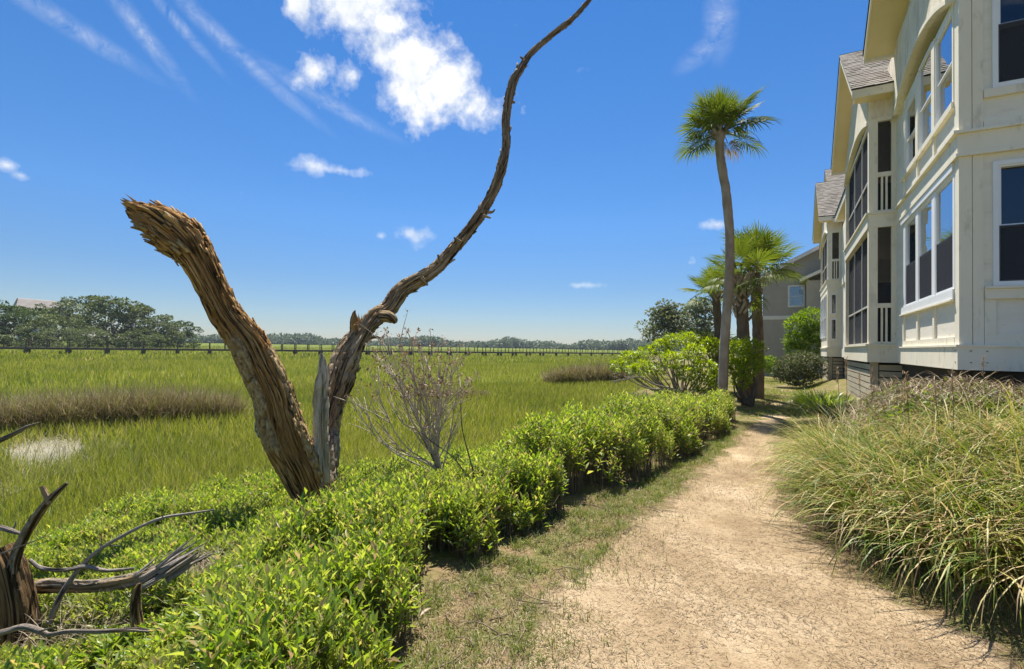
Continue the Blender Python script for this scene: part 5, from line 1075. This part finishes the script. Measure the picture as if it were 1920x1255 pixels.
def frond_mesh(seed, pet=.62, fan=.72, droop=.45):
    r_ = np.random.default_rng(seed); Vs, Fs, b = [], [], 0
    # petiole along +Y, arching
    pp = np.array([[0, 0, 0], [0, pet*.5, .05], [0, pet, .0]]); V, Q, _ = tube(pp, [.02, .014, .011], 6, 6, cap=False); T_ = np.vstack([Q[:, [0, 1, 2]], Q[:, [0, 2, 3]]]); Vs.append(V); Fs.append(T_); b += len(V)
    n = 40
    for k in range(n):
        u = (k/(n-1)*2-1)+r_.normal(0, .01); ang = u*2.15; out = 1-.28*abs(u)**2; L = fan*out*r_.uniform(.9, 1.08); o_ = np.array([0, pet+.20*(1-abs(u)), -.10*(1-abs(u))**2])
        d0 = np.array([math.sin(ang), math.cos(ang), .18*abs(u)]); d0 /= np.linalg.norm(d0); s_ = np.cross(d0, [0, 0, 1.0]); s_ /= np.linalg.norm(s_); w_ = .018
        p1 = o_+d0*L*.5+[0, 0, -.02]; p2 = p1+d0*L*.3+[0, 0, -.06*droop*2]; p3 = p2+d0*L*.22+[0, 0, -.17*droop*r_.uniform(.4, 1.6)]
        q = [o_, p1-s_*w_, p1+s_*w_, p1+[0, 0, .014], p2-s_*w_*.6, p2+s_*w_*.6, p3]
        Vs.append(np.array(q)); Fs.append(np.array([(0, 3, 1), (0, 2, 3), (1, 3, 4), (3, 5, 4), (3, 2, 5), (4, 5, 6)])+b); b += 7
    return np.vstack(Vs), np.vstack(Fs)
FR = [frond_mesh(s, pe, fa, dr) for s, pe, fa, dr in ((1, .50, .62, .30), (2, .62, .66, .45), (3, .56, .62, .75))]
FRM = {}
def frond_obj(var, mat, root, M):
    key = (var, mat.name)
    if key not in FRM: V, Fc = FR[var]; o = npmesh('frond', V, Fc, mat); FRM[key] = o.data
    else: o = bpy.data.objects.new('frond', FRM[key]); COL.objects.link(o)
    o.parent = root; o.matrix_local = M; return o
def palm(px_list, d, base_z, crown, width, nfr, label, tm, seed, r_=.16, boots=0, scale=1.0, dead=3, updrift=0.0, knots=14, hang=2):
    rs = random.Random(seed); P = []
    for (x_, y_) in px_list: P.append(at(x_, y_, d))
    P = np.array(P); b = P[0].copy(); P = np.vstack([[b[0], b[1], base_z-.05], P]) if b[2] > base_z+.1 else P
    root = thing('palm_tree', (P[0][0], P[0][1], base_z), label, 'palm tree', 'cabbage palms along the path')
    def dsp(A, L_, R): 
        ring = np.abs(np.sin(L_*14+1.2*vnoise(np.stack([np.cos(A)*1.2, np.sin(A)*1.2, L_*2], 1)))); return R*(.05*vnoise(np.stack([np.cos(A)*2, np.sin(A)*2, L_*4], 1))+.05*(ring<.18)*-1+.04*vnoise(np.stack([np.cos(A)*6, np.sin(A)*6, L_*12], 1)))
    n = len(P); V, Q, uv = tube(P, [r_*1.12]+[r_*(1.05-.2*i/n) for i in range(1, n)], 120, 20, dsp); npmesh('trunk', V, Q, tm, root, True)
    C = at(*crown, d); top = P[-1]
    # old leaf bases
    bm_ = None; Cs = spline(P, 100)
    for k in range(boots+14):
        near = k >= boots; i = 99-int(rs.random()**1.2*(46 if not near else 7)); a = k*2.4+rs.uniform(-.2, .2); tdir = Cs[min(i+1, 99)]-Cs[i-1]; tdir /= np.linalg.norm(tdir)
        rad = r_*(1.28 if not near else .9); o_ = np.array([math.cos(a), math.sin(a), 0]); p0 = Cs[i]+o_*rad*(.86 if boots > 20 or near else .75); tilt = rs.uniform(.3, .7); side = (1 if k % 2 else -1)*rs.uniform(.4, .8)
        tn = np.array([-math.sin(a), math.cos(a), 0]); L = rs.uniform(.22, .40) if near else rs.uniform(.26, .40)
        p1 = p0+(o_*.5*tilt+np.array([0, 0, .9])*1.0+tn*side)*L; mb = MB().bar(p0, p1, .075, .03, o_); mb.build('boot', m_boot, root)
    for k in range(nfr):
        f_ = (k+.5)/nfr; a = k*2.399+rs.uniform(-.3, .3); el = math.radians(88-f_*108+rs.uniform(-10, 10)) + updrift; d_ = Vector((math.cos(a)*math.cos(el), math.sin(a)*math.cos(el), math.sin(el)))
        q = d_.to_track_quat('Y', 'Z'); s_ = scale*rs.uniform(.82, 1.1)*(.85+.15*math.cos(el))
        M = Matrix.Translation(Vector(top-np.array(root.location))+d_*.05) @ q.to_matrix().to_4x4() @ Matrix.Rotation(rs.uniform(-.7, .7), 4, 'Y') @ Matrix.Scale(s_, 4)
        frond_obj(0 if f_ < .35 else (1 if f_ < .75 else 2), m_frond if f_ < .93 or k % 2 else m_frondold, root, M)
    for k in range(hang):
        a = rs.uniform(0, 6.28); p0 = top+[0, 0, .05]; o_ = np.array([math.cos(a), math.sin(a), 0]); V, Q, _ = tube([p0, p0+o_*.5+[0, 0, .1], p0+o_*.95+[0, 0, -.15], p0+o_*1.15+[0, 0, -.5]], [.012, .01, .007, .003], 14, 6); npmesh('flower_stalk', V, Q, m_boot, root, True)
    return root
palm([(1355, 745), (1357, 680), (1361, 610), (1367, 520), (1368, 440), (1361, 360), (1352, 305), (1349, 272), (1352, 250)], 14.6, 0.0, (1362, 225), 160, 34, 'tallest palm with a slender bare grey trunk and small tufted crown', m_ptrunk, 5, .135, 0, 1.05)
palm([(1421, 750), (1422, 690), (1421, 620), (1418, 560), (1416, 525), (1416, 505)], 17.2, 0.0, (1418, 490), 170, 18, 'palm with a straight dark trunk and full crown nearest the house', m_ptrunk2, 8, .18, 6, 1.32)
palm([(1396, 765), (1396, 700), (1394, 640), (1392, 590), (1390, 550), (1388, 530)], 15.6, 0.0, (1385, 520), 150, 12, 'stout palm with a lattice of old leaf boots on its trunk', m_ptrunk2, 9, .19, 60, 1.15)
palm([(1350, 735), (1349, 680), (1347, 620), (1344, 575), (1342, 555)], 20.5, 0.0, (1340, 540), 110, 14, 'lower palm behind the tall slender one', m_ptrunk2, 14, .17, 10, 1.3)
# low palmetto fans at the foot
pr = thing('palmetto', (*at(1335, 700, 20.0)[:2], -.1), 'low fan palmetto growing between the oak and the palms', 'palmetto')
for k in range(12):
    a = k*2.4; el = random.uniform(.3, 1.2); d_ = Vector((math.cos(a)*math.cos(el), math.sin(a)*math.cos(el), math.sin(el)))
    frond_obj(k % 3, m_frond, pr, Matrix.Translation(Vector((0, 0, 1.2))) @ d_.to_track_quat('Y', 'Z').to_matrix().to_4x4() @ Matrix.Scale(1.35, 4))
V, Q, _ = tube([np.array(pr.location), np.array(pr.location)+[0, 0, .6], np.array(pr.location)+[0, 0, 1.25]], [.16, .14, .12], 10, 10); npmesh('trunk', V, Q, m_ptrunk2, pr, True)

# ================================================================== SHRUBS BY THE PATH
def bush(name, label, base, lobes, n, size, mat, wd=(.3, .5), branches=0, bm_=None, flat=.8, seed=0, cat='shrub'):
    rs = random.Random(seed); B = np.array(base, float); root = thing(name, B, label, cat); C = np.array([B+np.array(l[:3]) for l in lobes]); Rd = np.array([l[3] for l in lobes])
    pk = Rd**2/np.sum(Rd**2); k = RNG.choice(len(C), n, p=pk); d = RNG.normal(size=(n, 3)); d /= np.linalg.norm(d, axis=1)[:, None]
    P = C[k]+d*(Rd[k]*(.55+.45*RNG.random(n)**.5)*(1+.2*vnoise(C[k]*0+d*3+k[:, None])))[:, None]*[1, 1, flat]; P[:, 2] = np.maximum(P[:, 2], B[2]+.03)
    V, Fc = leaves(P, d+RNG.normal(0, .6, (n, 3))+[0, 0, .35], size*RNG.uniform(.6, 1.35, n), RNG.uniform(*wd, n), RNG.normal(0, .6, n)); o = npmesh('foliage', V, Fc, mat, root); o['kind'] = 'stuff'
    for i in range(branches):
        c = C[i % len(C)]+np.array([rs.uniform(-.5, .5), rs.uniform(-.5, .5), rs.uniform(-.3, .5)])*Rd[i % len(C)]; mid = B*.5+c*.5+np.array([rs.uniform(-.2, .2), rs.uniform(-.2, .2), -.15]); s0 = B+np.array([rs.uniform(-.15, .15), rs.uniform(-.15, .15), 0])
        V, Q, uv = tube([s0, mid, c], [.035, .022, .006], 12, 6); npmesh('branch', V, Q, bm_ or m_bark, root, True)
    return root
def L3(px, py, d, rpx, B): p_ = at(px, py, d)-B; return (*p_, rpx/F*d)
m_bright = leafmat('bright_shrub_leaf', [(0, (0.117, 0.199, 0.010)), (.4, (0.207, 0.296, 0.014)), (.8, (0.309, 0.385, 0.022)), (1, (0.385, 0.427, 0.050))], .48, 1.5, .4, .04)
m_twiglight = surf('pale_shrub_branch', [(0.3, (0.16, 0.135, 0.105)), (0.7, (0.33, 0.29, 0.23))], 8, .9)
B_ = at(1275, 752, 18.0); B_[2] = -.25
lob = [(1158, 686, 18, 14), (1180, 672, 18.4, 16), (1205, 690, 17.6, 17), (1212, 664, 18.4, 17), (1238, 652, 18.6, 18), (1262, 640, 18.4, 17), (1258, 676, 17.4, 20), (1290, 636, 18.8, 16), (1300, 662, 17.6, 20), (1322, 690, 17.4, 20), (1333, 648, 18.6, 18), (1288, 700, 17.2, 18), (1232, 692, 18.6, 15), (1315, 722, 17.2, 16), (1182, 694, 17.6, 9), (1345, 712, 17.4, 16)]
bush('bright_shrub', 'wide bright yellow-green shrub with tangled pale branches at the marsh edge', B_, [L3(a, b, c, r_, B_) for a, b, c, r_ in lob], 6800, .12, m_bright, branches=40, bm_=m_twiglight, flat=.75, seed=3)
sh = [o for o in COL.objects if o.name == 'bright_shrub'][0]
for L in ([(1290, 738), (1255, 732), (1215, 728), (1185, 715), (1160, 700)], [(1270, 742), (1245, 745), (1215, 742), (1180, 738)], [(1285, 735), (1230, 722), (1200, 708), (1170, 712), (1150, 718)], [(1280, 740), (1262, 715), (1245, 690), (1235, 670)]):
    P = np.array([at(x_, y_, 16.8) for x_, y_ in L]); V, Q, _ = tube(P, np.linspace(.04, .008, len(P)), 24, 7); npmesh('branch', V, Q, m_twiglight, sh, True)
    sub = []
    for k in range(26):
        C = spline(P, 40); p0 = C[random.randint(14, 39)]; dv = np.array([random.uniform(-1, .4), random.uniform(-.6, .6), random.uniform(-.5, .6)])*.35; V, Q, _ = tube([p0, p0+dv*.5+[0, 0, .03], p0+dv], [.009, .007, .003], 5, 4); sub.append((V, Q))
    V, Q = join(sub); o = npmesh('twigs', V, Q, m_twiglight, sh, True); o['kind'] = 'stuff'
B_ = at(1402, 762, 14.8); B_[2] = 0
bush('leafy_shrub', 'upright bright green shrub crowding the foot of the booted palm', B_, [L3(a, b, c, r_, B_) for a, b, c, r_ in ((1385, 660, 14.7, 24), (1405, 655, 14.9, 24), (1395, 690, 14.5, 24), (1375, 690, 14.7, 20), (1415, 680, 14.8, 16), (1390, 715, 14.7, 16))], 3200, .11, m_bright, branches=10, bm_=m_bark, seed=5)
B_ = at(1515, 700, 27.0); B_[2] = .3
bush('tall_shrub', 'tall leafy green shrub between the grey house and the townhouse', B_, [L3(a, b, c, r_, B_) for a, b, c, r_ in ((1500, 610, 27, 24), (1522, 600, 27, 26), (1535, 625, 26.8, 24), (1495, 640, 27, 22), (1515, 645, 26.6, 26), (1490, 655, 27, 16))], 5200, .17, m_bushleaf, branches=8, seed=6)
m_round = leafmat('grey_green_vine_leaf', [(0, (0.04, 0.07, 0.016)), (.5, (0.085, 0.115, 0.03)), (.85, (0.17, 0.175, 0.085)), (1, (0.25, 0.21, 0.14))], .3, 1.3)
B_ = at(1500, 722, 22.6); B_[2] = .1
bush('round_bush', 'rounded grey-green bush with dry vines before the second porch', B_, [L3(a, b, c, r_, B_) for a, b, c, r_ in ((1480, 690, 22.4, 26), (1505, 682, 22.6, 28), (1525, 690, 22.6, 26), (1468, 700, 22.4, 18), (1500, 705, 22.2, 26))], 5200, .12, m_round, branches=8, seed=7)
B_ = at(1445, 700, 27.0); B_[2] = .0
bush('small_bush', 'small dark green bush behind the dark trunked palm', B_, [L3(a, b, c, r_, B_) for a, b, c, r_ in ((1442, 680, 27, 14), (1436, 690, 27, 12), (1450, 690, 27, 12))], 1200, .13, m_bushleaf, seed=8)
# strap-leaved clumps at the corner of the porch
def strap(px, py, d, n, h, w, label, mat, spread=1.0, name='strap_leaf_plant'):
    B = at(px, py, d); B[2] = float(ground(B[:1], B[1:2])[0]); root = thing(name, B, label, 'plant'); a = RNG.uniform(0, 6.28, n); el = RNG.uniform(.5, 1.5, n); rr = RNG.random(n)**.5*.35*spread
    P = B+np.stack([rr*np.cos(a), rr*np.sin(a), 0*a], 1); V, Fc = blades(P, np.stack([np.cos(a)*np.cos(el), np.sin(a)*np.cos(el), np.sin(el)], 1), h*RNG.uniform(.6, 1.2, n), w*RNG.uniform(.7, 1.3, n), RNG.uniform(.9, 2.6, n), 5, .1)
    V[:, 2] = np.maximum(V[:, 2], ground(V[:, 0], V[:, 1])+.01); o = npmesh('leaves', V, Fc, mat, root); o['kind'] = 'stuff'; return root
m_strap = leafmat('strap_leaf', [(0, (0.098, 0.182, 0.009)), (.6, (0.182, 0.273, 0.014)), (1, (0.273, 0.338, 0.027))], .45, 1.5, .4, .04)
strap(1540, 775, 13.0, 420, .75, .026, 'bright green strap-leaved clump at the foot of the screened porch', m_strap, 1.3)
strap(1518, 745, 15.6, 260, .6, .026, 'smaller strap-leaved clump farther along the porch wall', m_strap)
strap(1575, 800, 10.3, 360, .8, .012, 'wispy silver-green grass tuft where the path meets the porch', m_round, 1.2, 'grass_tuft')
